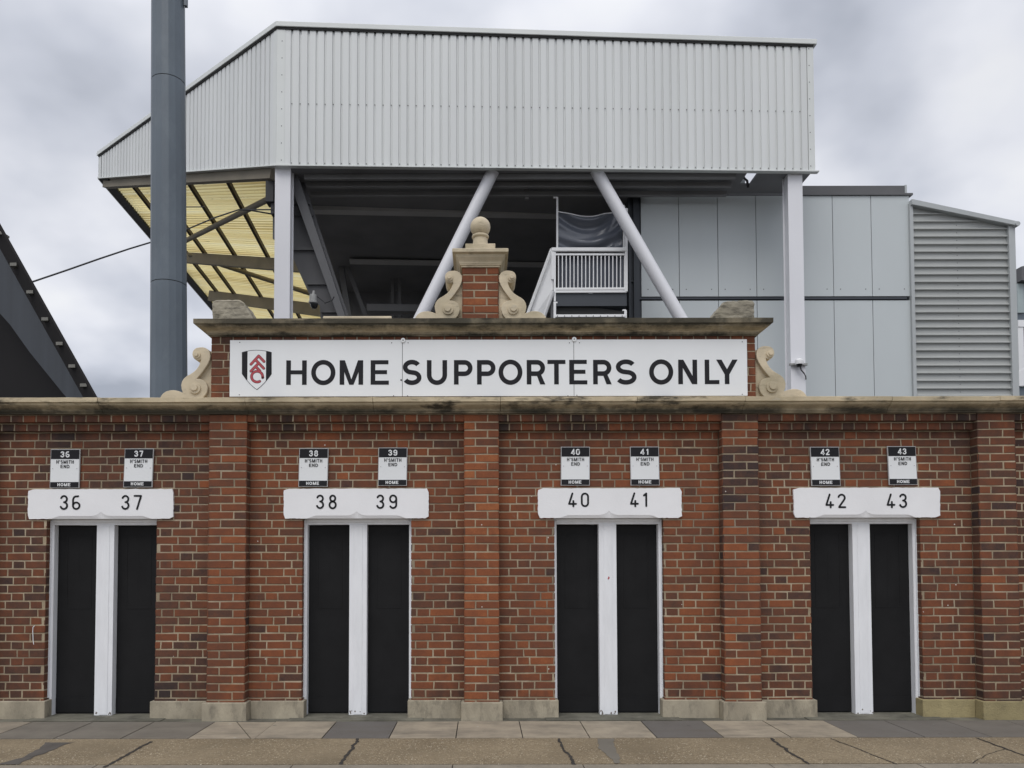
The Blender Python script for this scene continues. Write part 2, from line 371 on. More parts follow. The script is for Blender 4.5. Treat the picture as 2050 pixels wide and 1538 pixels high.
def letter(mb, ch, x0, x1, z0, z1, w, y, m=0):
    """one grotesque capital or numeral filling the box, stroke weight w"""
    a0, a1, b0, b1 = x0 + w / 2, x1 - w / 2, z0 + w / 2, z1 - w / 2
    xc, h = (x0 + x1) / 2, z1 - z0
    yy = [y]
    def pl(*pts): mb.poly([(a, yy[0], b) for a, b in pts], m); yy[0] -= .00012
    def rc(xa, xb, za, zb): pl((xa, za), (xb, za), (xb, zb), (xa, zb))
    def st(pts, closed=False): stroke(mb, pts, w, yy[0], m, closed, False); yy[0] -= .00012
    ell = lambda cx, cz, rx, rz, s0, s1, n=24: arc(cx, cz, rx, rz, s0, s1, n)
    if ch == 'H': rc(x0, x0 + w, z0, z1); rc(x1 - w, x1, z0, z1); rc(x0 + w, x1 - w, z0 + h * .5 - w * .38, z0 + h * .5 + w * .5)
    elif ch == 'O': st(ell(xc, (z0 + z1) / 2, a1 - xc, (b1 - b0) / 2, 0, 360, 40)[:-1], True)
    elif ch == 'M':
        rc(x0, x0 + w, z0, z1); rc(x1 - w, x1, z0, z1)
        pl((x0, z1), (x0 + w * 1.12, z1), (xc + w * .40, z0), (xc - w * .46, z0)); pl((x1 - w * 1.12, z1), (x1, z1), (xc + w * .46, z0), (xc - w * .40, z0))
    elif ch == 'N': rc(x0, x0 + w, z0, z1); rc(x1 - w, x1, z0, z1); pl((x0, z1), (x0 + w * 1.12, z1), (x1, z0), (x1 - w * 1.12, z0))
    elif ch in 'EL':
        rc(x0, x0 + w, z0, z1); rc(x0 + w, x1, z0, z0 + w * .88)
        if ch == 'E': rc(x0 + w, x1 - w * .1, z1 - w * .88, z1); rc(x0 + w, x1 - w * .4, z0 + h * .5 - w * .36, z0 + h * .5 + w * .5)
    elif ch == 'T': rc(xc - w / 2, xc + w / 2, z0, z1 - w * .88); rc(x0, x1, z1 - w * .88, z1)
    elif ch == 'I': rc(xc - w / 2, xc + w / 2, z0, z1)
    elif ch == "'": rc(xc - w / 2, xc + w / 2, z1 - h * .32, z1)
    elif ch == 'D':
        rc(x0, x0 + w, z0, z1); r = min(a1 - a0, (b1 - b0) / 2) * .98
        st([(x0 + w * .5, b1)] + ell(a1 - r, (b0 + b1) / 2, r, (b1 - b0) / 2, 90, -90) + [(x0 + w * .5, b0)])
    elif ch in 'PR':
        rc(x0, x0 + w, z0, z1); mid = z0 + h * .44; r = (b1 - mid) / 2
        st([(x0 + w * .5, b1)] + ell(a1 - r, (b1 + mid) / 2, r, r, 90, -90) + [(x0 + w * .5, mid)])
        if ch == 'R': pl((x1 - w * 2.0, mid + w * .2), (x1 - w * 1.1, mid + w * .3), (x1 + w * .06, z0), (x1 - w * 1.06, z0))
    elif ch == 'U':
        r = a1 - xc; rz = min(r, h * .36)
        st([(a0, z1)] + ell(xc, b0 + rz, r, rz, 180, 360) + [(a1, z1)])
    elif ch == 'Y':
        k = z0 + h * .44
        rc(xc - w / 2, xc + w / 2, z0, k); pl((x0, z1), (x0 + w * 1.15, z1), (xc + w * .5, k), (xc - w * .5, k - w * .25)); pl((x1 - w * 1.15, z1), (x1, z1), (xc + w * .5, k - w * .25), (xc - w * .5, k))
    elif ch == 'S':
        q = (b1 - b0) / 4; rx = a1 - xc
        st(ell(xc, b1 - q, rx * .94, q, 28, 90, 10) + ell(xc, b1 - q, rx * .94, q, 90, 248, 20)[1:] + ell(xc, b0 + q, rx, q, 68, -90, 20) + ell(xc, b0 + q, rx, q, -90, -152, 10)[1:])
    elif ch in NUM:
        for t in NUM['four' if ch == '4' else ch]: stroke(mb, [(a0 + (px - .06) / .44 * (a1 - a0), b0 + (pz - .05) / .90 * (b1 - b0)) for px, pz in t], w, yy[0], m); yy[0] -= .0003
def words(mb, txt, x0, x1, z0, z1, w, y, m=0):
    wid = {'M': 1.22, 'I': .34, "'": .3, 'O': 1.12, 'D': 1.0, '1': .8}
    ws_ = [wid.get(c, .92) for c in txt]; gap = .26
    k = (x1 - x0) / (sum(ws_) + gap * (len(txt) - 1)); x = x0
    for c, q in zip(txt, ws_): letter(mb, c, x, x + q * k, z0, z1, w, y, m); x += (q + gap) * k
def arc(cx, cz, rx, rz, a0, a1, n=12):
    return [(cx + rx * math.cos(R(a0 + (a1 - a0) * i / n)), cz + rz * math.sin(R(a0 + (a1 - a0) * i / n))) for i in range(n + 1)]
# numerals drawn like sign-writer's strokes in a unit box (width .56, height 1)
NUM = {
    '0': [arc(.28, .72, .22, .22, 0, 180) + arc(.28, .28, .22, .22, 180, 360) + [(.50, .72)]],
    '1': [[(.20, .80), (.36, .94), (.36, .06)]],
    '2': [arc(.28, .72, .22, .22, 165, -30, 14) + [(.10, .08), (.10, .06), (.52, .06)]],
    '3': [arc(.27, .73, .20, .21, 160, -75, 14), arc(.27, .29, .22, .23, 88, -160, 16)],
    '4': [[(.30, .95), (.06, .22), (.54, .22)], [(.36, .42), (.36, .05)]],
    'four': [[(.42, .95), (.06, .27), (.54, .27)], [(.42, .95), (.42, .05)]],
    '6': [[(.40, .93)] + arc(.28, .66, .22, .26, 75, 180, 8) + arc(.28, .28, .22, .22, 180, 540, 22)],
    '7': [[(.06, .94), (.50, .94), (.24, .05)]],
    '8': [arc(.28, .74, .18, .20, -90, 270, 20), arc(.28, .28, .22, .24, 90, 450, 22)],
    '9': [arc(.28, .70, .22, .24, 0, 360, 22), [(.50, .70), (.50, .34)] + arc(.28, .28, .22, .22, 0, -150, 10)],
}

# ------------------------------------------------------------------ bricks
def one_brick(mb, o, u, n, a, b, z0, z1, depth, tone, soot, rg):
    j = lambda s=.0022: rg.uniform(-s, s)
    off = rg.uniform(-.0018, .0018)
    def P(t, z, d): return (o[0] + u[0] * t + n[0] * d, o[1] + u[1] * t + n[1] * d, z)
    q = [(a + j(), z0 + j()), (b + j(), z0 + j()), (b + j(), z1 + j()), (a + j(), z1 + j())]
    cx, cz = (a + b) / 2, (z0 + z1) / 2
    k = .0035
    ins = [(t + (k if t < cx else -k), z + (k if z < cz else -k)) for t, z in q]
    vs = [P(t, z, off) for t, z in ins] + [P(t, z, off - .003) for t, z in q] + [P(t, z, -depth) for t, z in q]
    fs = [(0, 1, 2, 3)]
    for r in (0, 4):
        for i in range(4):
            fs.append((r + (i + 1) % 4, r + i, r + 4 + i, r + 4 + (i + 1) % 4))
    mb.mesh(vs, fs, 0, tone, soot)
ST, HD, JT = .215, .1025, .0125
def course_cells(Ln, k, rg, mode):
    cells = []
    if mode == 'header':
        x, seq = -rg.uniform(0, .05), [HD]
    elif mode == 'pilaster':      # one stretcher and one header, alternating sides
        a = Ln * .655
        if k % 2: return [(0, Ln - a - JT), (Ln - a, Ln)]
        return [(0, a), (a + JT, Ln)]
    elif mode == 'single': return [(0, Ln)]
    else:
        seq = [ST, HD]; x = -(.169 if k % 2 else 0.0) - .06 + rg.uniform(-.012, .012)
        if rg.random() < .18: seq = [ST, ST, HD]
    i = 0
    while x < Ln:
        w = seq[i % len(seq)] + rg.uniform(-.004, .004)
        a, b = max(x, 0), min(x + w, Ln)
        if b - a > .03: cells.append((a, b))
        elif cells and b >= Ln: cells[-1] = (cells[-1][0], Ln)
        x += w + JT; i += 1
    if cells: cells[0] = (0, cells[0][1])
    return cells
def bricks(mb, o, u, n, Ln, courses, mode='flemish', depth=.014, bias=0.0, rg=rng, skip=None, sootf=None, uneven=.11, dark=()):
    for k, z0, z1 in courses:
        for a, b in course_cells(Ln, k, rg, mode):
            segs = [(a, b)]
            if skip:
                for s0, s1, zt in skip:
                    if (z0 + z1) / 2 < zt:
                        ns = []
                        for p, q in segs:
                            if q <= s0 or p >= s1: ns.append((p, q))
                            else:
                                if s0 - p > .025: ns.append((p, s0))
                                if q - s1 > .025: ns.append((s1, q))
                        segs = ns
            for p, q in segs:
                t = .47 + bias + rg.gauss(0, uneven)
                if rg.random() < .05: t -= .2
                if k in dark: t -= .26
                sv = sootf(z0, o[0] + u[0] * p) if sootf else .15
                one_brick(mb, o, u, n, p, q, z0, z1, depth, max(0, min(1, t)), sv, rg)

YW, YP = 7.13, 7.02
ZT = Z(829, YP)
CH = .0745
ZPL = .155
COURSES = []
k = 0
while ZT - CH * k > ZPL + .02:
    z1 = ZT - CH * k - .005; z0 = max(ZPL - .02, ZT - CH * (k + 1) + .0075)
    COURSES.append((k, z0, z1)); k += 1

wall = thing('brick_turnstile_wall', 'long red brick turnstile wall with four white lintels and a scrolled stone gable', 'wall')

XMIN, XMAX = X(-1100, YW), X(3200, YW)
PIL = [(-98, -22), (417, 493), (929, 999), (1447, 1520), (1960, 2036)]
pil_x = [(X(a, YP), X(b, YP)) for a, b in PIL]
OPEN = [(91, 311.5), (605, 823), (1110.6, 1329), (1624, 1845)]
open_x = [(X(a, YW, 1200), X(b, YW, 1200)) for a, b in OPEN]
LINT = [(56, 347, 979, 1039), (568, 858, 978, 1037), (1077, 1364.5, 977, 1036), (1589, 1882, 976.5, 1035.5)]
YL = 7.112
ZLT, ZLB = Z(978, YL), Z(1037.5, YL)

def soot_and_vignette(z, x):
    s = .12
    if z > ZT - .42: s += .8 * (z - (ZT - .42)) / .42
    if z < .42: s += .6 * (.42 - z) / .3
    if x < -2.6: s += .28 * min(1, (-2.6 - x) / 1.6)  # darkening toward the wall ends: a vignette painted in on top of soot
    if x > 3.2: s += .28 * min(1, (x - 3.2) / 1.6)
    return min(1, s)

edges = [XMIN] + [e for p in pil_x for e in p] + [XMAX]
bays = [(edges[i], edges[i + 1]) for i in range(0, len(edges), 2)]
bias = [-.12, -.14, .01, .06, -.05, -.14]
bay_mb = MB(); corb = MB()
MG = .004
for bi, (bx0, bx1) in enumerate(bays):
    ops = [o for o in open_x if o[0] > bx0 and o[1] < bx1]
    skip = [(o[0] - bx0, o[1] - bx0, ZLB + .03) for o in ops]
    bricks(bay_mb, (bx0, YW), (1, 0), (0, -1), bx1 - bx0, COURSES, 'flemish', .014, bias[bi], rng, skip, soot_and_vignette)
    x = bx0
    for o in ops:
        bay_mb.box(x, o[0] + -MG, YW + MG, YW + .30, 0, ZT - .002, 1)
        bay_mb.box(o[0] - MG + .0005, o[1] + MG - .0005, YW + MG + .0005, YW + .30, ZLB + .05, ZT - .004, 1)
        x = o[1] + MG
        cs = [c for c in COURSES if c[2] < ZLB + .03]
        bricks(bay_mb, (o[0], YW + .004), (0, 1), (1, 0), .10, cs, 'single', .01, -.12, rng, None, lambda z, x: .5)
        bricks(bay_mb, (o[1], YW + .104), (0, -1), (-1, 0), .10, cs, 'single', .01, -.12, rng, None, lambda z, x: .5)
    bay_mb.box(x, bx1, YW + MG, YW + .30, 0, ZT - .002, 1)
    # two corbelled header courses under the cornice
    for ci, yf in ((0, 7.027), (1, 7.078)):
        c = [(ci, COURSES[ci][1], COURSES[ci][2])]
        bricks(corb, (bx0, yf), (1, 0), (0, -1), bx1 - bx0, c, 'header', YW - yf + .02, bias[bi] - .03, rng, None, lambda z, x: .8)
        corb.box(bx0, bx1, yf + .005, YW + .003 - ci * .0007, COURSES[ci][1] + .003, COURSES[ci][2] + .011, 1)
bay_mb.build('brickwork', [MB_brick, MB_mortar], wall, attr=True)
corb.build('corbel_course', [MB_brick, MB_mortar], wall, attr=True)

pbias = [-.05, .05, .18, -.02, -.10]
for i, (a, b) in enumerate(pil_x):
    mb = MB(); rg = random.Random(50 + i)
    un = .2 if i == 3 else .12
    sf = (lambda z, x: soot_and_vignette(z, x) * .6)
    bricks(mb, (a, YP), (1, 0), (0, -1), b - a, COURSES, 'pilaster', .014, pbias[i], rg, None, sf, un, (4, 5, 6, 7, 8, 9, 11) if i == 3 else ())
    cs = COURSES
    bricks(mb, (a, YW), (0, -1), (-1, 0), YW - YP, cs, 'single', .01, pbias[i] - .15, rg, None, sf)
    bricks(mb, (b, YP), (0, 1), (1, 0), YW - YP, cs, 'single', .01, pbias[i] - .15, rg, None, sf)
    mb.box(a + MG, b - MG, YP + MG, YW + .02, 0, ZT - .001, 1)
    p = mb.build('pilaster', [MB_brick, MB_mortar], wall, attr=True)
    if i == 3: p['label'] = 'brick pilaster with dark burnt bricks near the top'
    pl = MB(); pl.box(a - .028, b + .028, YP - .036, YW + .01, -.02, ZPL + .004)
    pl.build('plinth_stone', M_plinthy if i == 4 else M_plinth, p, bevel=.006)
# bay plinths
for bi, (bx0, bx1) in enumerate(bays):
    ops = [o for o in open_x if o[0] > bx0 and o[1] < bx1]
    x = bx0
    segs = []
    for o in ops: segs.append((x, o[0] + .028)); x = o[1] - .028
    segs.append((x, bx1))
    for s0, s1 in segs:
        e0 = s0 + (.029 if s0 == bx0 and bi else 0); e1 = s1 - (.029 if s1 == bx1 and bi < len(bays) - 1 else 0)
        pl = MB(); pl.box(e0, e1, YW - .034, YW + .09, -.02, ZPL + rng.uniform(-.003, .003))
        pl.build('plinth_stone', M_plinthy if s0 > X(1800, YW) else M_plinth, wall, bevel=.006)

# a dribble of white paint on the brickwork
mb = MB(); pts = [at(a_, b_, YW - .004) for a_, b_ in ((69, 1253), (66, 1256), (65.5, 1264), (66, 1274), (66.2, 1282), (67.5, 1290))]
stroke(mb, [(q.x, q.z) for q in pts], .006, YW - .004); mb.build('paint_dribble', M_signw, wall)

# ------------------------------------------------------------------ lower cornice (in stones butted together)
YC = 6.885
zA, zB, zC, zD = Z(795, YC), Z(803.5, YC), Z(823, 6.985), Z(829, YP) + .002
prof = [(YP - .012, zD), (YP - .030, zD), (YP - .030, zD + .013), (YP - .040, zD + .014), (YP - .040, zD + .022), (YP - .034, zD + .025)]
for i in range(9):
    t = i / 8.0
    y = (YP - .045) + (YC + .022 - (YP - .045)) * (t - .18 * math.sin(2 * math.pi * t))
    prof.append((y, zC + (zB - .006 - zC) * t))
prof += [(YC + .014, zB - .004), (YC, zB), (YC, zA), (YC + .05, zA + .012), (YW + .32, zA + .03), (YW + .32, zD + .01)]
cb = MB()
x = XMIN
while x < XMAX:
    w = rng.uniform(.85, 1.35); x2 = min(XMAX, x + w)
    if XMAX - x2 < .4: x2 = XMAX
    nseg = 14; g = .0018
    dy, dz = rng.uniform(-.003, .003), rng.uniform(-.002, .002)
    vs, fs = [], []
    for s in range(nseg + 1):
        xx = x + g + (x2 - x - 2 * g) * s / nseg
        for pi_, (yy, zz) in enumerate(prof):
            q = mnoise.noise(Vector((xx * 6, yy * 9, zz * 9))) * .0035 if pi_ < len(prof) - 2 else 0
            q2 = mnoise.noise(Vector((xx * 17, yy * 30 + 7, zz * 30))) * .002 if pi_ < len(prof) - 2 else 0
            vs.append((xx, yy + dy + q, zz + (dz + q2 if pi_ > 5 else 0)))
    m_ = len(prof)
    for s in range(nseg):
        for i in range(m_):
            j = (i + 1) % m_
            fs.append((s * m_ + i, s * m_ + j, (s + 1) * m_ + j, (s + 1) * m_ + i))
    fs.append(tuple(range(m_))); fs.append(tuple(reversed(range(nseg * m_, (nseg + 1) * m_))))
    cb.mesh(vs, fs)
    x = x2
cb.build('cornice', M_corn, wall)

# ------------------------------------------------------------------ gable parapet
YB = 7.035
GX0, GX1 = X(423, YB, 740), X(1512.5, YB, 740)
zG0, zG1 = zA + .01, Z(674, YB)
pc = []
z1 = zG1 + .004; k = 0
while z1 > zG0:
    pc.append((k, max(zG0, z1 - CH + .010), z1)); z1 -= CH; k += 1
mb = MB(); rg = random.Random(5)
bricks(mb, (GX0, YB), (1, 0), (0, -1), GX1 - GX0, pc[1:], 'flemish', .014, .05, rg, None, lambda z, x: .35)
bricks(mb, (GX0, YB), (1, 0), (0, -1), GX1 - GX0, pc[:1], 'header', .014, .02, rg, None, lambda z, x: .5)
bricks(mb, (GX0, YB + .30), (0, -1), (-1, 0), .30, pc, 'flemish', .01, 0, rg)
bricks(mb, (GX1, YB), (0, 1), (1, 0), .30, pc, 'flemish', .01, 0, rg)
mb.box(GX0 + MG, GX1 - MG, YB + MG, YB + .30, zG0 - .01, zG1 + .03, 1)
mb.build('gable_parapet', [MB_brick, MB_mortar], wall, attr=True)

zt = Z(637, YB - .125); zf = Z(646.5, YB - .125)
pr = [(.004, zG1), (.018, zG1), (.018, zG1 + .011), (.030, zG1 + .012), (.030, zG1 + .022), (.026, zG1 + .026)]
for i in range(8):
    t = i / 7.0
    pr.append((.032 + .075 * (t - .16 * math.sin(2 * math.pi * t)), zG1 + .03 + (zf - .006 - zG1 - .03) * t))
pr += [(.112, zf - .003), (.125, zf), (.125, zt), (.06, zt + .012)]
vs, fs = [], []
mb = MB()
nx = 60
def ring_path():
    pts = []
    for s in range(nx + 1): pts.append((s / nx, 'f'))
    return pts
m_ = len(pr)
for s in range(nx + 1):
    t = s / nx
    for p, z in pr:
        xx = (GX0 - p) + (GX1 - GX0 + 2 * p) * t
        q = mnoise.noise(Vector((xx * 7, p * 60, z * 12))) * .005 + mnoise.noise(Vector((xx * 23, p * 90, z * 30))) * .0025
        vs.append((xx, YB - p + q, z + q * .6))
for s in range(nx):
    for i in range(m_ - 1):
        fs.append((s * m_ + i, (s + 1) * m_ + i, (s + 1) * m_ + i + 1, s * m_ + i + 1))
b = len(vs)
for p, z in pr:                       # returns at both ends, back to the rear face
    vs.append((GX0 - p, YB + .30 + p, z))
for i in range(m_ - 1): fs.append((b + i, i, i + 1, b + i + 1))
b2 = len(vs)
for p, z in pr: vs.append((GX1 + p, YB + .30 + p, z))
e = nx * m_
for i in range(m_ - 1): fs.append((e + i, b2 + i, b2 + i + 1, e + i + 1))
fs.append(tuple([s * m_ + m_ - 1 for s in range(nx + 1)] + [b2 + m_ - 1, b + m_ - 1]))
fs.append(tuple([s * m_ for s in reversed(range(nx + 1))] + [b, b2]))
for i in range(m_ - 1): fs.append((b2 + i, b + i, b + i + 1, b2 + i + 1))
mb.mesh(vs, fs)
gc = mb.build('gable_cornice', M_corn2, wall)
ztop = zt + .012
# bedding stone on top of the cornice, left of the pier
mb = MB(); xa, xb = X(648, YB - .06, 640), X(785, YB - .06, 640)
mb.box(xa, xb, YB - .10, YB + .2, ztop - .012, ztop + .018)
mb.build('bedding_slab', M_vol, gc, bevel=.008)

def eroded_block(px_pts, yf, dep, seed):
    pts = [at(px, py, yf) for px, py in px_pts]
    bm = bmesh.new()
    fr = [bm.verts.new(p) for p in pts]; bk = [bm.verts.new(p + Vector((0, dep, 0))) for p in pts]
    n = len(pts)
    bm.faces.new(fr); bm.faces.new(bk[::-1])
    for i in range(n): bm.faces.new((fr[(i + 1) % n], fr[i], bk[i], bk[(i + 1) % n]))
    bmesh.ops.recalc_face_normals(bm, faces=bm.faces)
    bmesh.ops.bevel(bm, geom=bm.edges[:] , offset=.011, segments=1, affect='EDGES')
    bmesh.ops.triangulate(bm, faces=bm.faces)
    for _ in range(4): bmesh.ops.subdivide_edges(bm, edges=[e for e in bm.edges if e.calc_length() > .02], cuts=1, use_grid_fill=True)
    for v in bm.verts:
        c = v.co
        d = mnoise.noise(c * 9 + Vector((seed, 0, 0))) * .004 + mnoise.noise(c * 30) * .0045 - max(0, mnoise.noise(Vector((c.x * 5 + seed, c.y * 5, c.z * 34)))) * .010
        v.co += v.normal * d
    me = bpy.data.meshes.new('cap_block'); bm.to_mesh(me); bm.free()
    me.materials.append(M_block)
    o = bpy.data.objects.new('cap_block', me); COL.objects.link(o); o.parent = wall
    return o
eroded_block([(424, 652), (424, 605), (431, 600), (479, 600), (488, 605), (506, 638), (512, 652)], YB + .02, .30, 1)
eroded_block([(1430, 652), (1431, 628), (1450, 603), (1462, 601), (1508, 601), (1511, 606), (1511, 652)], YB + .02, .30, 5)

# pier
YQ = 7.06
QX0, QX1 = X(925.5, YQ, 580), X(998, YQ, 580)
zQ = Z(535, YQ)
pq = []; CQ = (zQ - Z(637, YQ)) / 6.62; z1 = zQ; k = 0
while z1 > ztop:
    pq.append((k, max(ztop - .01, z1 - CQ + .007), z1 - .005)); z1 -= CQ; k += 1
mb = MB(); rg = random.Random(11)
QW = QX1 - QX0
bricks(mb, (QX0, YQ), (1, 0), (0, -1), QW, pq, 'pilaster', .014, .12, rg, None, lambda z, x: .05, .09)
bricks(mb, (QX0, YQ + QW), (0, -1), (-1, 0), QW, pq, 'pilaster', .01, .1, rg)
bricks(mb, (QX1, YQ), (0, 1), (1, 0), QW, pq, 'pilaster', .01, .1, rg)
mb.box(QX0 + MG, QX1 - MG, YQ + MG, YQ + QW, ztop - .02, zQ + .01, 1)
pier = mb.build('pier', [MB_brick, MB_mortar], wall, attr=True)
mb = MB()
zc1 = Z(504, YQ - .09); zc2 = Z(497.5, YQ - .09)
pr = [(.0, zQ - .004), (.012, zQ - .004), (.012, zQ + .012), (.022, zQ + .013), (.022, zQ + .024)]
for i in range(7):
    t = i / 6.0; pr.append((.026 + .034 * (t - .14 * math.sin(2 * math.pi * t)), zQ + .026 + (zc1 - .012 - zQ - .026) * t))
pr += [(.062, zc1 - .010), (.090, zc1), (.090, zc2), (.075, zc2 + .008)]
mb.rings(QX0, QX1, YQ, YQ + QW, pr)
cap = mb.build('pier_cap', M_vol, pier, bevel=.003)
cxq, cyq = (QX0 + QX1) / 2, YQ + QW / 2
sc = (cyq) / F
mb = MB(); zp0 = zc2 + .008; zp1 = Z(487.5, cyq - .14)
mb.box(cxq - .14, cxq + .14, cyq - .14, cyq + .14, zp0, zp1)
mb.build('finial_base', M_vol, pier, bevel=.004)
zb = Z(455.5, cyq); rb = 20.3 * sc
zn = zp1
prof = [(.078, zn), (.074, zn + .02), (.072, zn + .035)]
tz = Z(475, cyq)
for i in range(9):
    a = R(-90 + 180 * i / 8); prof.append((.068 + .014 * math.cos(a), tz + .016 * math.sin(a)))
for i in range(25):
    a = R(-62 + 152 * i / 24); prof.append((rb * math.cos(a), zb + rb * math.sin(a)))
mb = MB(); mb.lathe((cxq, cyq, 0), prof, 40)
mb.build('ball_finial', M_vol, pier, smooth=True)

# volutes
VOL = [(560, 805), (600, 802), (640, 812), (672, 833), (695, 868), (703, 915), (695, 965), (672, 1018), (640, 1072), (605, 1122), (568, 1170), (532, 1212),
       (565, 1213), (610, 1226), (648, 1258), (668, 1300), (673, 1340), (664, 1385), (644, 1425), (618, 1452), (618, 1505),
       (70, 1505), (66, 1452), (82, 1424), (105, 1398), (138, 1376), (185, 1362), (240, 1358), (300, 1371), (356, 1393), (338, 1345), (331, 1295), (341, 1250), (366, 1208), (402, 1178), (450, 1150), (492, 1122), (530, 1085), (558, 1040), (576, 995), (582, 960), (560, 971), (530, 972), (502, 958), (482, 934), (471, 900), (474, 866), (489, 836), (520, 812)]
def volute(px_anchor, py_anchor, scale, yf, mirror, dep, zbase):
    ax = at(px_anchor, py_anchor, yf)
    k = yf / F / 6.686 * scale
    sgn = -1 if mirror else 1
    def T(p): return (ax.x + sgn * (p[0] - 703) * k, zbase + (1452 - p[1]) * k)
    vo = MB()
    vo.prism([T(p) for p in VOL], yf, yf + dep)
    o = vo.build('volute', M_vol, wall, bevel=.005)
    w = MB()
    w.prism([T(p) for p in [(600, 840), (706, 840), (706, 1505), (600, 1505), (560, 1330), (520, 1215), (560, 1165), (640, 1060), (690, 960)]], yf + .045, yf + dep - .01)
    w.build('web', M_vol, o)
    for cx_, cy_, r_ in ((534, 908, 44), (515, 1338, 72)):
        c = T((cx_, cy_)); e = MB()
        e.disc(c[0], yf - .016, c[1], r_ * k, .03, 28)
        e.disc(c[0] - sgn * r_ * k * .10, yf - .030, c[1] + r_ * k * .1, r_ * k * .62, .03, 24)
        e.build('volute_eye', M_vol, o, bevel=.003)
    return o
volute(925, 600, 1.0, YQ - .01, False, .28, Z(636.5, YQ - .01))
volute(999, 600, 1.0, YQ - .01, True, .28, Z(636.5, YQ - .01))
volute(420.5, 750, 1.05, YB - .01, False, .26, Z(795.5, YB - .01, 400))
volute(1515, 750, 1.05, YB - .01, True, .26, Z(793, YB - .01, 1560))

# ------------------------------------------------------------------ lintels and doorways
NUMS = [('36', '37'), ('38', '39'), ('40', '41'), ('42', '43')]
NUMPX = [((120, 161), (243, 284)), ((633, 674), (753.5, 795)), ((1137.5, 1179), (1261.5, 1295)), ((1652.5, 1693), (1775, 1816))]
for i, (a, b, t, bt) in enumerate(LINT):
    rg = random.Random(200 + i)
    x0, x1 = X(a, YL), X(b, YL)
    o0, o1 = open_x[i]; cx = (o0 + o1) / 2
    ch = .026
    # rough outline of the white face
    out = []
    def rough(p, q, n):
        for s in range(n):
            tt = s / n; out.append((p[0] + (q[0] - p[0]) * tt + rg.uniform(-.0028, .0028), p[1] + (q[1] - p[1]) * tt + rg.uniform(-.0022, .0022)))
    c = .016
    rough((x0 + c, ZLB), (o0 + .05, ZLB), 10)
    out += [(o0 + .05, ZLB), (o0 + .10, ZLB + .018), (o0 + .125, ZLB + ch), (cx - .085, ZLB + ch), (cx - .05, ZLB + ch + .006), (cx - .022, ZLB + ch + .02), (cx, ZLB + ch + .038),
            (cx + .022, ZLB + ch + .02), (cx + .05, ZLB + ch + .006), (cx + .085, ZLB + ch), (o1 - .125, ZLB + ch), (o1 - .10, ZLB + .018), (o1 - .05, ZLB)]
    rough((o1 - .05, ZLB), (x1 - c, ZLB), 10)
    rough((x1, ZLB + c), (x1, ZLT - c), 12)
    rough((x1 - c, ZLT), (x0 + c, ZLT), 40)
    rough((x0, ZLT - c), (x0, ZLB + c), 12)
    mb = MB()
    mb.prism(out, YL, YW + .03)
    # chamfer under the raised lower edge
    mb.poly([(o0 + .05, YL + .002, ZLB + .002), (o1 - .05, YL + .002, ZLB + .002), (o1 - .125, YL + .002, ZLB + ch), (o0 + .125, YL + .002, ZLB + ch)], 0) if False else None
    low = [(o0 + .05, ZLB), (o0 + .125, ZLB + ch), (cx - .085, ZLB + ch), (cx - .05, ZLB + ch + .006), (cx - .022, ZLB + ch + .02), (cx, ZLB + ch + .038), (cx + .022, ZLB + ch + .02), (cx + .05, ZLB + ch + .006), (cx + .085, ZLB + ch), (o1 - .125, ZLB + ch), (o1 - .05, ZLB)]
    for p, q in zip(low[:-1], low[1:]):
        mb.poly([(p[0], YL + .001, p[1]), (p[0], YW - .006, ZLB - .0005), (q[0], YW - .006, ZLB - .0005), (q[0], YL + .001, q[1])])
    mb.box(o0 - .02, o1 + .02, YW - .006, YW + .24, ZLB, ZLB + .08)
    lt = mb.build('lintel', M_white, wall); lt['label'] = 'white painted lintel numbered %s %s' % NUMS[i]
    for (p0, p1), txt in zip(NUMPX[i], NUMS[i]):
        nm = MB(); y = YL - .0025
        xa, xb = X(p0, y), X(p1, y); zt_, zb_ = Z(990, y), Z(1018.5, y)
        if i == 0: zt_, zb_ = Z(990, y), Z(1019.5, y)
        if i == 2: zt_, zb_ = Z(987, y), Z(1015.5, y)
        hgt = zt_ - zb_
        dw = hgt * .62
        for d, ch_ in enumerate(txt):
            cw = .56 if ch_ != '1' else .56
            ox = xa if d == 0 else (xb - hgt * .56 * (1 if ch_ != '1' else .72))
            for st in NUM[ch_]:
                stroke(nm, [(ox + px * hgt, zb_ + pz * hgt) for px, pz in st], .0175, y - NUM[ch_].index(st) * .0006)
        nm.build('numeral', M_ink2, lt)
    # frame, mullion and doors
    fy0, fy1 = 7.212, 7.30
    jw = .027
    zh = Z(1050, fy0)
    fr = MB()
    fr.box(o0 + .001, o0 + jw, fy0, fy1, 0.004, ZLB - .001); fr.box(o1 - jw, o1 - .001, fy0, fy1, .004, ZLB - .001)
    fr.box(o0 + jw, o1 - jw, fy0 + .001, fy1, zh, ZLB - .001)
    fr.box(o0 + jw, o1 - jw, fy0 - .014, fy0 + .001, zh + .022, ZLB - .002)
    # thin painted edge run down both sides of the brick opening
    for sx, xx in ((1, o0), (-1, o1)):
        pts = []
        for s in range(40):
            z = .17 + (ZLB - .18) * s / 39; pts.append((xx - sx * .001, z))
        for s in range(39):
            w1 = .006 + .004 * abs(mnoise.noise(Vector((xx, s * .7, 1))))
            fr.box(min(pts[s][0], pts[s][0] + sx * w1), max(pts[s][0], pts[s][0] + sx * w1), YW + .06, fy0 + .001, pts[s][1], pts[s + 1][1])
    frame = fr.build('door_frame', M_frame, wall, bevel=.002)
    mu = MB(); mw = .082
    mu.box(cx - mw, cx + mw, fy0 - .006, fy1 - .001, .006, zh)
    mu.box(cx - .038, cx + .04, fy0 - .010, fy0 - .006, .012, zh - .012)
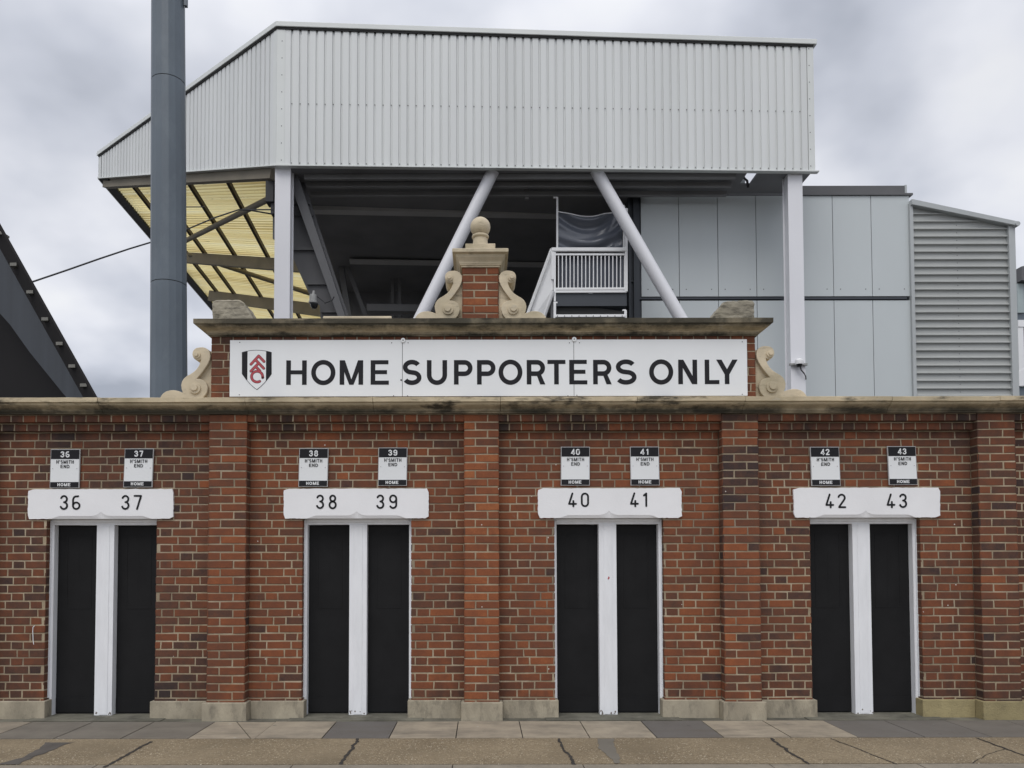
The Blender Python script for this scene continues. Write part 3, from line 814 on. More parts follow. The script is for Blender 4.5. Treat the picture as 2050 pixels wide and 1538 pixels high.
    # flaked patches at the foot
    for s in range(16):
        fx = cx + rg.choice((-1, 1)) * rg.uniform(.02, mw - .006); fz = .008 + abs(rg.gauss(0, .018)) + (rg.random() < .2) * rg.uniform(0, .13)
        w_, h_ = rg.uniform(.003, .009), rg.uniform(.006, .022)
        yq = fy0 - .0112 if abs(fx - cx - .001) < .037 else fy0 - .0072
        if abs(abs(fx - cx - .001) - .037) < .012: continue
        mu.poly([(fx - w_, yq, fz), (fx + w_ * rg.uniform(.3, 1), yq, fz - h_ * .2), (fx + w_, yq, fz + h_ * .7), (fx - w_ * .3, yq, fz + h_)], 1)
    if i == 2:
        c = at(1217.5, 1157, fy0 - .012)
        for s in range(6):
            a = rg.uniform(0, 6.28); mu.disc(c.x + .008 * math.cos(a), fy0 - .0115 - s * .0003, c.z + .008 * math.sin(a), .006, .001, 8, 2)
    mu.build('mullion', [M_frame, M_peel, M_red], frame, bevel=.0015)
    for xa, xb in ((o0 + jw, cx - mw), (cx + mw, o1 - jw)):
        dr = MB(); yd = 7.283
        dr.box(xa + .001, xb - .001, yd, yd + .04, .012, zh - .001)
        # raised beads of the long upper panel, and a kick board
        w = xb - xa
        zt2, zb2 = zh - .085, 1.0
        l, r_ = xa + w * .2, xb - w * .2
        dr.box(l, r_, yd - .0025, yd - .0005, zt2 - .012, zt2); dr.box(l, l + .012, yd - .0025, yd - .0005, zb2, zt2 - .0125); dr.box(r_ - .012, r_, yd - .0025, yd - .0005, zb2, zt2 - .0125)
        dr.box(l, r_, yd - .0025, yd - .0005, zb2 - .012, zb2 - .0005)
        for s in range(2, 3):
            xx = l + (r_ - l) * s / 4; dr.box(xx - .002, xx + .002, yd - .0009, yd - .0004, zb2 + .01, zt2 - .02)
        dr.box(xa + .004, xb - .004, yd - .006, yd - .0006, .02, .16)
        dr.build('door', M_black, frame, bevel=.001)

# ------------------------------------------------------------------ small gate signs
GS = [('36', 100, 159, 898, 976, -.012), ('37', 248.5, 306.5, 897, 974.5, -.028), ('38', 598.5, 657, 897, 974, -.018), ('39', 757.5, 815.5, 896, 972.5, -.016),
      ('40', 1123.5, 1181.5, 895, 972.5, -.008), ('41', 1262, 1320, 895, 972.5, .012), ('42', 1623.2, 1681.5, 896, 974, .026), ('43', 1778.2, 1835.2, 895, 972.5, .032)]
for txt, a, b, t, bt, sh in GS:
    y = YW - .022
    pr_ = '%d %d' % ((int(txt) // 2) * 2, (int(txt) // 2) * 2 + 1)
    o = thing('gate_sign', 'small white plate headed %s in its black band, mounted over the lintel numbered %s' % (txt, pr_), 'sign', 'gate number plates above the lintels')
    xa, xb, zt_, zb_ = X(a, y), X(b, y), Z(t, y), Z(bt, y)
    w, h = xb - xa, zt_ - zb_
    def S(u, v, yy): return (xa + u * w - sh * (v * h - h) * 1.0, yy, zb_ + v * h)
    def plate(u0, u1, v0, v1, yy, dep):
        p = [S(u0, v0, yy), S(u1, v0, yy), S(u1, v0, yy + dep), S(u0, v0, yy + dep), S(u0, v1, yy), S(u1, v1, yy), S(u1, v1, yy + dep), S(u0, v1, yy + dep)]
        q = MB(); q.hexa(p); return q
    bd = plate(0, 1, 0, 1, y, .012); bd.build('backing', M_sgrey, o)
    plate(.022, .978, .017, .983, y - .002, .0018).build('plate', M_signw, o)
    plate(.022, .978, .745, .983, y - .004, .0018).build('header_band', M_ink, o)
    plate(.022, .978, .017, .155, y - .004, .0018).build('footer_band', M_ink, o)
    pass
    def put(name, txt_, u0, u1, v0, v1, wt, mat_):
        p0, p1 = S(u0, v0, 0), S(u1, v0, 0); mbx = MB()
        words(mbx, txt_, p0[0], p1[0], p0[2], S(0, v1, 0)[2], wt * w, y - .0052)
        mbx.build(name, mat_, o)
    put('gate_number', txt, .345, .655, .785, .945, .040, M_signw)
    put('home_wording', 'HOME', .27, .71, .047, .128, .024, M_signw)
    put('stand_wording', "H'SMITH", .21, .80, .628, .716, .021, M_ink)
    put('end_wording', 'END', .355, .66, .512, .598, .021, M_ink)
    for u in (.09, .91):
        sc_ = MB(); c = S(u, .5, 0); sc_.disc(c[0], y - .006, c[2], .004, .004, 8); sc_.build('screw', M_sgrey, o)

# ------------------------------------------------------------------ big sign
bs = thing('supporters_sign', 'long white board reading HOME SUPPORTERS ONLY with shield crest on the brick gable', 'sign')
YS = YB - .032
zs0, zs1 = Z(793.3, YS), Z(680.3, YS)
seams = [459.5, 805.5, 1149, 1496.5]
for i in range(3):
    mb = MB(); mb.box(X(seams[i], YS, 740) + .0022, X(seams[i + 1], YS, 740) - .0022, YS, YS + .012, zs0, zs1)
    mb.build('panel', M_signw, bs, bevel=.001)
mb = MB(); mb.box(X(465, YS), X(1490, YS), YS + .013, YB - .001, zs0 + .02, zs1 - .02); mb.build('batten', M_gap, bs)
YT = YS - .0016
LET = [('H', 573, 614), ('O', 623, 671.5), ('M', 680, 727), ('E', 742, 778.5), ('S', 805.6, 843.8), ('U', 854.6, 895), ('P', 908.8, 946), ('P', 955, 992), ('O', 998, 1045.8),
       ('R', 1054.5, 1091.2), ('T', 1096, 1132), ('E', 1139.6, 1175.7), ('R', 1187.4, 1224), ('S', 1232, 1274.3), ('O', 1299.5, 1347.8), ('N', 1357.8, 1395.7), ('L', 1410.8, 1440), ('Y', 1434, 1477)]
z0b, z1b = Z(770, YT), Z(721, YT)
for ch_, a, b in LET:
    ov = .0035 if ch_ in 'OSU' else 0
    mb = MB(); letter(mb, ch_, X(a, YT, 745), X(b, YT, 745), z0b - ov, z1b + (ov if ch_ != 'U' else 0), .0425, YT)
    mb.build('letter', M_ink, bs)
# crest
def cr(zx, zy): p = at(470 + zx / 15.38, 690 + zy / 15.38, YT); return (p.x, p.z)
shield = [(220, 235)] + [(220 + 915 * t, 235 - 68 * (1 - (2 * t - 1) ** 2)) for t in [i / 12 for i in range(1, 12)]] + [(1135, 235), (1135, 905)] + \
    [(1135 - 455 * t, 905 + 490 * math.sin(t * math.pi / 2 * .93) / math.sin(math.pi / 2 * .93) if False else 905 + 490 * (t * .62 + .38 * (1 - (1 - t) ** 2))) for t in [i / 10 for i in range(1, 10)]] + [(678, 1395)] + \
    [(678 - 458 * t, 1395 - 490 * (1 - ((1 - t) * .62 + .38 * (1 - t ** 2)))) for t in [i / 10 for i in range(1, 10)]] + [(220, 905)]
mb = MB(); sh_ = [cr(*p) for p in shield]
mb.prism(sh_, YT - .0004, YT + .0012, 0)
cc = cr(678, 760)
inn = [(cc[0] + (p[0] - cc[0]) * .965, cc[1] + (p[1] - cc[1]) * .972) for p in sh_]
xl, xr = cr(398, 0)[0], cr(968, 0)[0]
def clipx(poly, x, keep):
    out = []
    for i in range(len(poly)):
        a, b = poly[i - 1], poly[i]
        ia, ib = keep(a[0]), keep(b[0])
        if ia != ib:
            t = (x - a[0]) / (b[0] - a[0]); out.append((x, a[1] + (b[1] - a[1]) * t))
        if ib: out.append(b)
    return out
mid = clipx(clipx(inn, xl, lambda v: v >= xl), xr, lambda v: v <= xr)
mb.prism(mid, YT - .0012, YT - .0005, 1)
PX = F / YT
def crest_strokes(w, y, m):
    k = w / 15.38 * YT / F
    for st in ([(500, 610), (738, 352), (905, 525)], [(660, 490), (895, 735)], [(500, 820), (730, 580)], [(655, 690), (775, 810)],
               [(c_[0], c_[1]) for c_ in [(690 + 172 * math.cos(R(a)), 990 + 165 * math.sin(R(a))) for a in range(62, 372, 14)]] + [(865, 1010)]):
        stroke(mb, [cr(*p) for p in st], k, y, m)
crest_strokes(88, YT - .0018, 0); crest_strokes(64, YT - .0030, 2)
mb.build('crest', [M_ink, M_signw, M_red], bs)
for px_, py_ in ((807, 681.5), (1149.5, 679.5)):
    mb = MB(); p = at(px_, py_, YS - .006); mb.disc(p.x, YS - .012, p.z, .021, .01, 24); mb.disc(p.x, YS - .0135, p.z, .006, .002, 10, 1); mb.build('fixing_cap', [M_signw, M_gap], bs, bevel=.003)
for px_, py_ in ((480, 685), (784, 686), (817, 686), (1140, 686), (1160, 686), (1486, 684), (479, 790), (788, 792), (816, 792), (1137, 792), (1155, 791), (1486, 789), (803, 760.5)):
    p = at(px_, py_ + .5, YS - .002); mb = MB()
    mb.disc(p.x, YS - .0022, p.z, .0045 if px_ != 803 else .008, .0015, 8)
    mb.build('bolt_head', M_gap, bs)

# ------------------------------------------------------------------ floodlight mast
mast = thing('floodlight_mast', 'tall blue grey tapered steel floodlight mast rising behind the wall', 'mast')
YM = 11.0
pL, pR = at(303.2, 790, YM), at(373.2, 790, YM); qL, qR = at(305.3, 20, YM), at(368.3, 20, YM)
zz0, zz1 = pL.z, qL.z
def mast_at(z):
    t = (z - zz0) / (zz1 - zz0)
    return (pL.x + pR.x) / 2 + ((qL.x + qR.x) / 2 - (pL.x + pR.x) / 2) * t, ((pR.x - pL.x) + ((qR.x - qL.x) - (pR.x - pL.x)) * t) / 2
zj = [0.0, Z(562, YM - .2, 340), Z(151, YM - .2, 340), zz1 + 5.0]
for i in range(3):
    mb = MB(); n = 16
    a, b = zj[i] + (.0 if i == 0 else .012), zj[i + 1]
    (xa, ra), (xb, rb_) = mast_at(a), mast_at(b)
    mb.tube([(xa, YM, a), (xb, YM, b)], [ra, rb_], 16)
    sec = mb.build('mast_section', M_pole, mast)
    if i < 2:
        mb = MB(); mb.tube([(xb, YM, b - .002), (xb, YM, b + .014)], [rb_ * .975] * 2, 24); mb.build('joint_gap', M_gap, sec)
mb = MB(); p = at(371, 4, YM); mb.box(p.x - .012, p.x + .028, YM - .03, YM + .03, p.z - .07, p.z + 1.2); mb.build('conduit', M_pole, mast)
mb = MB(); mb.tube([(mast_at(0)[0], YM, 0), (mast_at(0)[0], YM, .05)], [.55, .55], 24); mb.build('base_plate', M_pole, mast)

# ------------------------------------------------------------------ main stand
st = thing('football_stand', 'big stand with a pale grey corrugated roof on white columns behind the brick wall', 'stand')
Y0, Y1 = 16.5, 16.78
A = at(553, 333, Y0); Bp = at(1632, 343, Y1)
fA, fB = Vector((A.x, Y0)), Vector((Bp.x, Y1))
zAb, zAt = Z(330, Y0, 555), Z(55, Y0, 556)
zBb, zBt = Z(342, Y1, 1632), Z(91, Y1, 1632)
dirF = (fB - fA).normalized(); nF = Vector((dirF.y, -dirF.x))
def corrug(mb, p0, d, n, L0, L1, zb, zt, pitch, prof, m=0):
    """sheet standing on p0 + d*t, zb/zt functions of t, prof: (fraction of pitch, depth inward)"""
    pts = []; t = L0
    while t < L1:
        for fr_, dp in prof:
            tt = t + fr_ * pitch
            if tt <= L1: pts.append((tt, dp))
        t += pitch
    pts.append((L1, 0))
    vs = []
    for tt, dp in pts:
        x_, y_ = p0.x + d.x * tt - n.x * dp, p0.y + d.y * tt - n.y * dp
        vs += [(x_, y_, zb(tt)), (x_, y_, zt(tt))]
    mb.mesh(vs, [(2 * i, 2 * i + 2, 2 * i + 3, 2 * i + 1) for i in range(len(pts) - 1)], m)
    return pts
LF = (fB - fA).length
lin = lambda a, b, Lg: (lambda t: a + (b - a) * t / Lg)
RIB = [(0, 0), (.70, 0), (.75, .032), (.95, .032)]
mb = MB()
zbF, ztF = lin(zAb, zBb, LF), lin(zAt, zBt, LF)
corrug(mb, fA, dirF, nF, .17, LF - .13, zbF, ztF, .1815, RIB)
t = .17 + .1815 * .85
rows = [lambda tt: zbF(tt) + .055, lambda tt: zbF(tt) + (Z(205.5, Y0) - zAb) * (1 - .02 * tt / LF)]
while t < LF - .15:
    for rw in rows:
        c = fA + dirF * t + nF * -.024
        mb.disc(c.x, c.y - .004, rw(t), .012, .004, 6, 1)
    t += .1815
mb.build('fascia_cladding', [M_fasc, M_dark], st)
# corner and end trims
mb = MB()
def trim(t0, t1):
    a, b = fA + dirF * t0 + nF * .006, fA + dirF * t1 + nF * .006
    mb.hexa([(a.x, a.y, zbF(t0) - .01), (b.x, b.y, zbF(t1) - .01), (b.x, b.y + .04, zbF(t1) - .01), (a.x, a.y + .04, zbF(t0) - .01), (a.x, a.y, ztF(t0)), (b.x, b.y, ztF(t1)), (b.x, b.y + .04, ztF(t1)), (a.x, a.y + .04, ztF(t0))])
for t0_, t1_, tt in ((0, .175, .11), (LF - .14, LF, LF - .10)):
    mb = MB(); trim(t0_, t1_)
    for s in range(8):
        c = fA + dirF * tt + nF * .008; mb.disc(c.x, c.y - .002, zbF(tt) + .1 + s * .38, .012, .003, 6, 1)
    mb.build('corner_trim', [M_flash, M_dark], st)
# slanted end face
AL = R(40.5)
d3 = Vector((-math.cos(AL), math.sin(AL), 0)); dE = Vector((d3.x, d3.y)); nE = Vector((-dE.y, dE.x)) * 1
if nE.y > 0: nE = -nE
lo, hi = 0.0, 30.0
for _ in range(60):
    mdl = (lo + hi) / 2
    p = Vector((A.x, Y0)) + dE * mdl
    pxx = project((p.x, p.y, 12.5))[0]
    if pxx > 197: lo = mdl
    else: hi = mdl
LE = lo; pE = fA + dE * LE
zEb, zEt = at(197, 356, pE.y).z, at(197, 312, pE.y).z
zbE, ztE = lin(zAb, zEb, LE), lin(zAt, zEt, LE)
mb = MB()
corrug(mb, fA, dE, nE, .12, LE - .05, zbE, ztE, .1815, RIB)
mb.build('end_cladding', [M_fasc], st)
mb = MB()
def etrim(t0, t1, za, zb2, pr_=.006, th=.04, m=0):
    a, b = fA + dE * t0 + nE * pr_, fA + dE * t1 + nE * pr_
    a2, b2 = a - nE * th, b - nE * th
    mb.hexa([(b.x, b.y, za(t1)), (a.x, a.y, za(t0)), (a2.x, a2.y, za(t0)), (b2.x, b2.y, za(t1)), (b.x, b.y, zb2(t1)), (a.x, a.y, zb2(t0)), (a2.x, a2.y, zb2(t0)), (b2.x, b2.y, zb2(t1))], m)
etrim(0.0, .125, lambda t: zbE(t) - .008, ztE)
mb.build('corner_trim', M_flash, st); mb = MB()
etrim(LE - .06, LE, lambda t: zbE(t) - .008, ztE)
mb.build('corner_trim', M_flash, st)
# coping flashing along the top and drip strip along the bottom
mb = MB()
zc = .115
def strip(p0, p1, n, za0, za1, hb, ht, pr_, th, m=0):
    a, b = p0 + n * pr_, p1 + n * pr_; a2, b2 = a - n * th, b - n * th
    mb.hexa([(a.x, a.y, za0 + hb), (b.x, b.y, za1 + hb), (b2.x, b2.y, za1 + hb), (a2.x, a2.y, za0 + hb), (a.x, a.y, za0 + ht), (b.x, b.y, za1 + ht), (b2.x, b2.y, za1 + ht), (a2.x, a2.y, za0 + ht)], m)
strip(fA - dirF * .02, fB + dirF * .07, nF, zAt, zBt, .0, zc, .05, .35)
mb.build('coping_flashing', M_flash, st, bevel=.01); mb = MB()
strip(fA + dE * LE + dE * .05, fA - dE * .02, nE, zEt, zAt, .0, zc, .05, .35)
mb.build('coping_flashing', M_flash, st, bevel=.01)
mb = MB()
strip(fA, fB, nF, zAt, zBt, -.045, .002, .022, .05); mb.build('shadow_strip', M_gap, st); mb = MB(); strip(fA + dE * LE, fA, nE, zEt, zAt, -.045, .002, .022, .05)
mb.build('shadow_strip', M_gap, st)
mb = MB()
strip(fA - dirF * .02, fB + dirF * .08, nF, zAb, zBb, -.03, -.004, .03, .12); mb.build('drip_flashing', M_flash, st); mb = MB(); strip(fA + dE * LE, fA, nE, zEb, zAb, -.03, -.004, .03, .12)
mb.build('drip_flashing', M_flash, st)
# edge beam behind the slanted end
mb = MB()
TX = -.072
def P3(s, t, dz=0): return Vector((A.x, Y0, zAb)) + Vector((dE.x * s, dE.y * s, (zEb - zAb) * s / LE)) + Vector((TX * t, t, dz))
mb.sweep(P3(.15, .22, 0), P3(LE - .3, .22, 0), .16, .40)
mb.build('edge_beam', M_rafter, st)
# translucent roof sheet: corrugations run along the slanted end's direction
RN = (P3(1, 0) - P3(0, 0)).cross(P3(0, 1) - P3(0, 0)).normalized()
def roofpt(px, py, dz=0): return atplane(px, py, P3(0, 0, dz), RN)
yl = MB(); T0, T1, pit = .35, 24.0, .15
def y_left(t): return LE - .95
def y_right(t):            # boundary with the dark solid sheets
    return -1.0
vs = []; n_ = 0
def st_of(px, py):
    p = roofpt(px, py); s_ = (p.x - A.x - TX * (p.y - Y0)) / (dE.x - TX * dE.y); return s_, p.y - Y0 - dE.y * s_
(sB1, tB1), (sB2, tB2) = st_of(592, 520), st_of(652, 640)
def sr(t): return max(-1.6, min(.12, sB1 + (sB2 - sB1) * (t - tB1) / (tB2 - tB1)))
t = T0
while t < T1:
    for fr_, dz in ((0, 0), (.32, .0), (.45, .04), (.85, .04)):
        tt = t + fr_ * pit
        a, b = P3(LE - .62, tt, dz), P3(sr(tt), tt, dz); vs += [a, b]; n_ += 1
    t += pit
yl.mesh(vs, [(2 * i, 2 * i + 1, 2 * i + 3, 2 * i + 2) for i in range(n_ - 1)])
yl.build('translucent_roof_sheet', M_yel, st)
def s_of(px, py):
    return st_of(px, py)[0]
for px_, py_ in ((461, 364), (381, 363), (309, 361), (263, 360)):
    s = s_of(px_, py_)
    mb = MB(); mb.sweep(P3(s, .3, -.09), P3(s, 24, -.09), .075, .14); mb.build('purlin', M_purlin, st)
for y_, w_ in ((503, .26), (613, .28)):
    s, t = st_of(460, y_) if y_ < 550 else st_of(600, 598)
    mb = MB(); mb.sweep(P3(LE - (.4 if y_ < 550 else 1.5), t, -.32), P3(sr(t + 1.0) + .1, t, -.32), .18, .34 if y_ < 550 else .40); mb.build('rafter', M_rafter, st)
for a, b in (((366, 485), (545, 395)), ((380, 510), (640, 594))):
    mb = MB(); mb.tube([roofpt(*a, -.25), roofpt(*b, -.25)], .075, 10); mb.build('wind_brace', M_rafter, st, smooth=True)
# deep leading edge along the pitch side
mb = MB()
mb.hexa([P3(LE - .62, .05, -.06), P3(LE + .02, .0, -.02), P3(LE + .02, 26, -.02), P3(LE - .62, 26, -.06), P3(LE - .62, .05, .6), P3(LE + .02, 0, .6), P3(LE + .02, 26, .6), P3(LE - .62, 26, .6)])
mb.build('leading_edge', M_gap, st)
mb = MB(); mb.sweep(P3(LE + .03, 0, .0), P3(LE + .03, 26, 0), .03, .06); mb.build('edge_angle', M_flash, st)
# dark solid roof over the right part, with a small roof light left open
mb = MB()
zc0 = zAb + .02
def cz(x): return zAb + (zBb - zAb) * (x - fA.x) / (fB.x - fA.x) + .03
hx0, hx1 = at(1494, 357, 17).x, at(1516, 357, 17).x
hA, hB = atz(1505, 346, cz(hx0)).y, atz(1505, 371, cz(hx0)).y
def cplate(x0, x1, y0, y1, th=.05):
    mb.hexa([(x0, y0, cz(x0)), (x1, y0, cz(x1)), (x1, y1, cz(x1)), (x0, y1, cz(x0)), (x0, y0, cz(x0) + th), (x1, y0, cz(x1) + th), (x1, y1, cz(x1) + th), (x0, y1, cz(x0) + th)])
xr_ = fB.x - .02
cplate(hx1, xr_, Y1 + .05, 17.9); cplate(-4.36, 1.0, Y0 + .2, 17.9); cplate(1.0, hx0, Y1 + .05, 17.9); cplate(hx0, hx1, Y1 + .05, hA); cplate(hx0, hx1, hB, 17.9)
xq = X(1262, 18.0)
mb.hexa([(-4.33, 17.9, cz(-4.3)), (xq + .4, 17.9, cz(xq)), (xq + .4, 24.7, cz(xq)), (-5.0, 24.7, cz(-5)), (-4.33, 17.9, cz(-4.3) + .05), (xq + .4, 17.9, cz(xq) + .05), (xq + .4, 24.7, cz(xq) + .05), (-5.0, 24.7, cz(-5) + .05)])
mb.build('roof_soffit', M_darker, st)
mb = MB()
mb.box(hx0 - .02, hx0 + (hx1 - hx0) * .62, hB + .02, hB + .06, cz(hx0) + .06, cz(hx0) + 1.4)
mb.build('vent_upstand', M_panel, st)
mb = MB(); zz = cz(hx0)
mb.tube([(hx0 - .1, hB - .1, zz + .16), (hx0 + .08, hB - .1, zz + .14), (hx0 + .16, hB - .1, zz + .05), (hx0 + .18, hB - .1, zz - .1)], .03, 8); mb.build('overflow_pipe', M_cable, st, smooth=True)
# dark solid sheet and the raking beam beside the translucent sheet
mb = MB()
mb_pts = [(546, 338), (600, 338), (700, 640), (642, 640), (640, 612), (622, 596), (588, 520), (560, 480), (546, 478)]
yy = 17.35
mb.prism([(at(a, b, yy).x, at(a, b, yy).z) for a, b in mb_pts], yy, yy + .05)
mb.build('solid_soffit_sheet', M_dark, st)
mb = MB()
for py0, py1 in ((495, 501), (566, 570), (622, 626), (404, 410), (428, 432)):
    a, b = at(max(562, 592 + (py0 - 520) * .50), py0, 17.3), at(625 + (py0 - 420) * .30, py0, 17.3); c = at(565, py1, 17.3)
    mb = MB(); mb.box(a.x, b.x, 17.29, 17.34, c.z, a.z); mb.build('sheet_lap', M_dark, st)
mb = MB(); q = [(584, 336), (597, 352), (694, 640), (679, 640), (585, 378)]
mb.prism([(at(a, b, 17.1).x, at(a, b, 17.1).z) for a, b in q], 17.0, 17.25)
mb.build('raking_beam', M_dark, st, bevel=.01)
# interior beams, hangers and the dark rear wall
mb = MB(); mb.sweep(at(600, 408, 18.6), at(1120, 419, 19.1), .25, .40); mb.build('tie_beam', M_beam, st)
mb = MB(); mb.sweep(at(600, 388, 18.4), at(1120, 397, 18.9), .5, .05); mb.build('tie_beam', M_int, st)
mb = MB(); mb.sweep(at(690, 508, 22.0), at(1110, 516, 22.4), .25, .30); mb.build('tie_beam', M_int, st)
mb = MB(); mb.sweep(at(700, 512+12, 21.8), at(1110, 531, 22.2), .3, .04); mb.build('tie_beam', M_beam, st)
mb = MB(); mb.sweep(at(735, 618, 22.0), at(1110, 623, 22.4), .25, .20); mb.build('tie_beam', M_int, st)
for a, b, r_ in (((660, 500), (728, 425), .07), ((668, 445), (700, 640), .16), ((690, 520), (735, 640), .12)):
    mb = MB(); mb.sweep(at(*a, 22.5), at(*b, 22.5), r_, r_, (0, 1, 0)); mb.build('roof_strut', M_darker, st)
for px_ in (786, 800, 880, 1000, 1054):
    mb = MB(); a, b = at(px_, 345 if px_ == 1054 else 430, 23.4), at(px_, 640, 23.4); 
    if px_ == 1054: a, b = at(px_, 345, 17.7), at(px_, 400, 17.7)
    mb.sweep(a, b, .10 if px_ != 1054 else .09, .1, (0, 1, 0)); mb.build('hanger', M_int, st)
for y_, z_ in ((16.95, -.12), (17.25, -.16), (17.6, -.2)):
    mb = MB(); mb.box(fA.x + .5, hx0 - .25, y_, y_ + .08, cz(0) + z_, cz(0) + z_ + .11); mb.build('ceiling_rail', M_int, st)
for px_ in (1032, 1077, 1250, 1420):
    mb = MB(); p = at(px_, 349, 17.05); mb.box(p.x - .06, p.x + .06, 17.0, 17.1, p.z - .06, p.z + .09); mb.build('bracket', M_int, st)
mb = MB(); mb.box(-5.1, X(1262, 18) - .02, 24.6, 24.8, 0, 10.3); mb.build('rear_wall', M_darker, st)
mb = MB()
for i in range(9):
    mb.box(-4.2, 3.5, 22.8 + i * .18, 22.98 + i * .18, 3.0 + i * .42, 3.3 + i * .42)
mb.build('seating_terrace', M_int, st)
# columns
def column(pxl, pxr, Yc, dep, ztopc):
    x0, x1 = X(pxl, Yc, 600), X(pxr, Yc, 600)
    mb = MB(); mb.box(x0, x1, Yc, Yc + .016, 0, ztopc); mb.box(x0, x1, Yc + dep - .016, Yc + dep, 0, ztopc)
    mb.box(x0 + .03, x1 - .03, Yc + .016, Yc + dep - .016, 0, ztopc)
    return mb.build('column', M_col, st, bevel=.006)
column(548.5, 580, Y0 + .12, .30, cz(fA.x) - .01); column(1581, 1610.5, Y1 + .10, .32, cz(fB.x) - .01)
for a, b in (((991, 335), (826, 668)), ((1189, 335), (1380, 668))):
    mb = MB(); p, q = at(*a, 16.95), at(*b, 16.95); q = p + (q - p) * 1.6
    mb.tube([p, q], .140, 24); mb.build('diagonal_brace', M_col, st, smooth=True)
# dark junction box beside the left column
mb = MB(); p, q = at(534, 366, 17), at(550, 408, 17); mb.box(p.x, q.x, 16.9, 17.2, q.z, p.z); p, q = at(543, 400, 17), at(550, 430, 17); mb.box(p.x, q.x, 16.95, 17.15, q.z, p.z); mb.build('junction_box', M_cable, st, bevel=.01)

# ------------------------------------------------------------------ panelled block
pb = thing('panel_clad_building', 'flat roofed block of pale grey panels between the stand column and the corrugated shed', 'building')
YPN = 18.0
xs = [1284, 1360.5, 1438.5, 1515.5, 1592.5, 1669.5, 1747, 1824.5]
zr = [(Z(393.5, YPN), Z(594.5, YPN)), (Z(603, YPN), Z(820, YPN)), (Z(824, YPN), .2)]
for t_, b_ in zr:
    for i in range(7):
        x0, x1 = X(xs[i], YPN, 600) + .007, X(xs[i + 1], YPN, 600) - .007
        mb = MB(); mb.box(x0, x1, YPN, YPN + .03, b_, t_)
        zsc = b_ + .17 if t_ > 5 else None
        if zsc:
            for u in (.17, .83):
                mb.disc(x0 + (x1 - x0) * u, YPN - .004, zsc, .014, .003, 8, 1)
        mb.build('wall_panel', [M_panel, M_dark], pb, bevel=.003)
mb = MB(); mb.box(X(1264, YPN), X(1826, YPN), YPN + .032, YPN + 6, .0, Z(392, YPN)); mb.build('wall_core', M_navy, pb)
mb = MB(); mb.box(X(1272, YPN), X(1283, YPN), YPN - .05, YPN + .03, 0, Z(393, YPN)); mb.box(X(1277, YPN), X(1572, YPN), YPN - .02, YPN + .02, Z(600.5, YPN), Z(597, YPN)); mb.box(X(1612, YPN), X(1824, YPN), YPN - .02, YPN + .02, Z(601, YPN), Z(597, YPN)); mb.build('panel_joint_trim', M_navy, pb)
mb = MB(); mb.box(X(1262, YPN), X(1262, YPN) + .05, YPN - .03, YPN + .03, 0, Z(393, YPN)); mb.box(X(1240, YPN), X(1272, YPN), YPN - .01, YPN + .03, Z(565, YPN), Z(562, YPN)); mb.box(X(1244, YPN), X(1268, YPN), YPN - .01, YPN + .03, Z(502, YPN), Z(499, YPN)); mb.build('edge_post', M_navy, pb)
mb = MB(); mb.box(X(1290, YPN), X(1814.5, YPN, 380), YPN + .02, YPN + .5, Z(392, YPN), Z(372.5, YPN))
mb.box(X(1600, YPN), X(1826, YPN, 390), YPN - .04, YPN + .3, Z(393.2, YPN), Z(389.5, YPN)); p = at(1676, 370, YPN); mb.box(p.x - .03, p.x + .05, YPN + .1, YPN + .2, p.z - .06, p.z + .01)
mb.build('roof_upstand', M_dark, pb)
mb = MB(); mb.box(X(1812, YPN, 380), X(1816, YPN, 380), YPN + .01, YPN + .04, Z(391, YPN), Z(371.5, YPN)); mb.build('end_cap', M_annext, pb)

# ------------------------------------------------------------------ corrugated annex
an = thing('corrugated_annex', 'sloping roofed shed clad in horizontal grey corrugated sheet beside the panelled block', 'building')
YA = 17.96
xa0, xa1 = X(1829.5, YA, 600), X(2021, YA, 600)
zlow = .0
def roofz(x): # lower edge of verge board
    a, b = at(1829, 407, YA), at(2023, 448, YA); return a.z + (b.z - a.z) * (x - a.x) / (b.x - a.x)
pit = 15.55 / F * YA
z = Z(795, YA) - pit * 40
mb = MB(); pts = []
while z < roofz(xa0) + pit:
    for dz, dy in ((0, 0), (.12, .0), (.26, .048), (.94, .06)): pts.append((z + dz * pit, dy))
    z += pit
vs = []; keep = []
for zz, dy in pts:
    # clip each course by the sloping roof line
    xr2 = xa1
    if zz > roofz(xa1):
        lo_, hi_ = xa0, xa1
        for _ in range(30):
            m_2 = (lo_ + hi_) / 2
            if roofz(m_2) > zz: lo_ = m_2
            else: hi_ = m_2
        xr2 = lo_
    vs += [(xa0, YA + dy, min(zz, roofz(xa0))), (xr2, YA + dy, min(zz, roofz(xa0)))]
n_ = len(pts)
mb.mesh(vs, [(2 * i, 2 * i + 1, 2 * i + 3, 2 * i + 2) for i in range(n_ - 1)])
for i in range(0, n_, 4):
    zz = pts[i][0] + pit * .6
    if Z(800, YA) < zz < roofz((xa0 + xa1) / 2) - .1: mb.disc((xa0 + xa1) / 2 - .05, YA + .05, zz, .011, .004, 6, 1)
mb.build('corrugated_cladding', [M_annex, M_dark], an)
mb = MB(); mb.prism([(xa0, 0), (xa1 + .1, 0), (xa1 + .1, roofz(xa1)), (xa0, roofz(xa0))], YA + .08, YA + 6); mb.build('wall_core', M_annex, an)
mb = MB(); a, b = at(1826, 398, YA - .1), at(2038, 443, YA - .1); c, d = at(1826, 409, YA - .1), at(2038, 452, YA - .1)
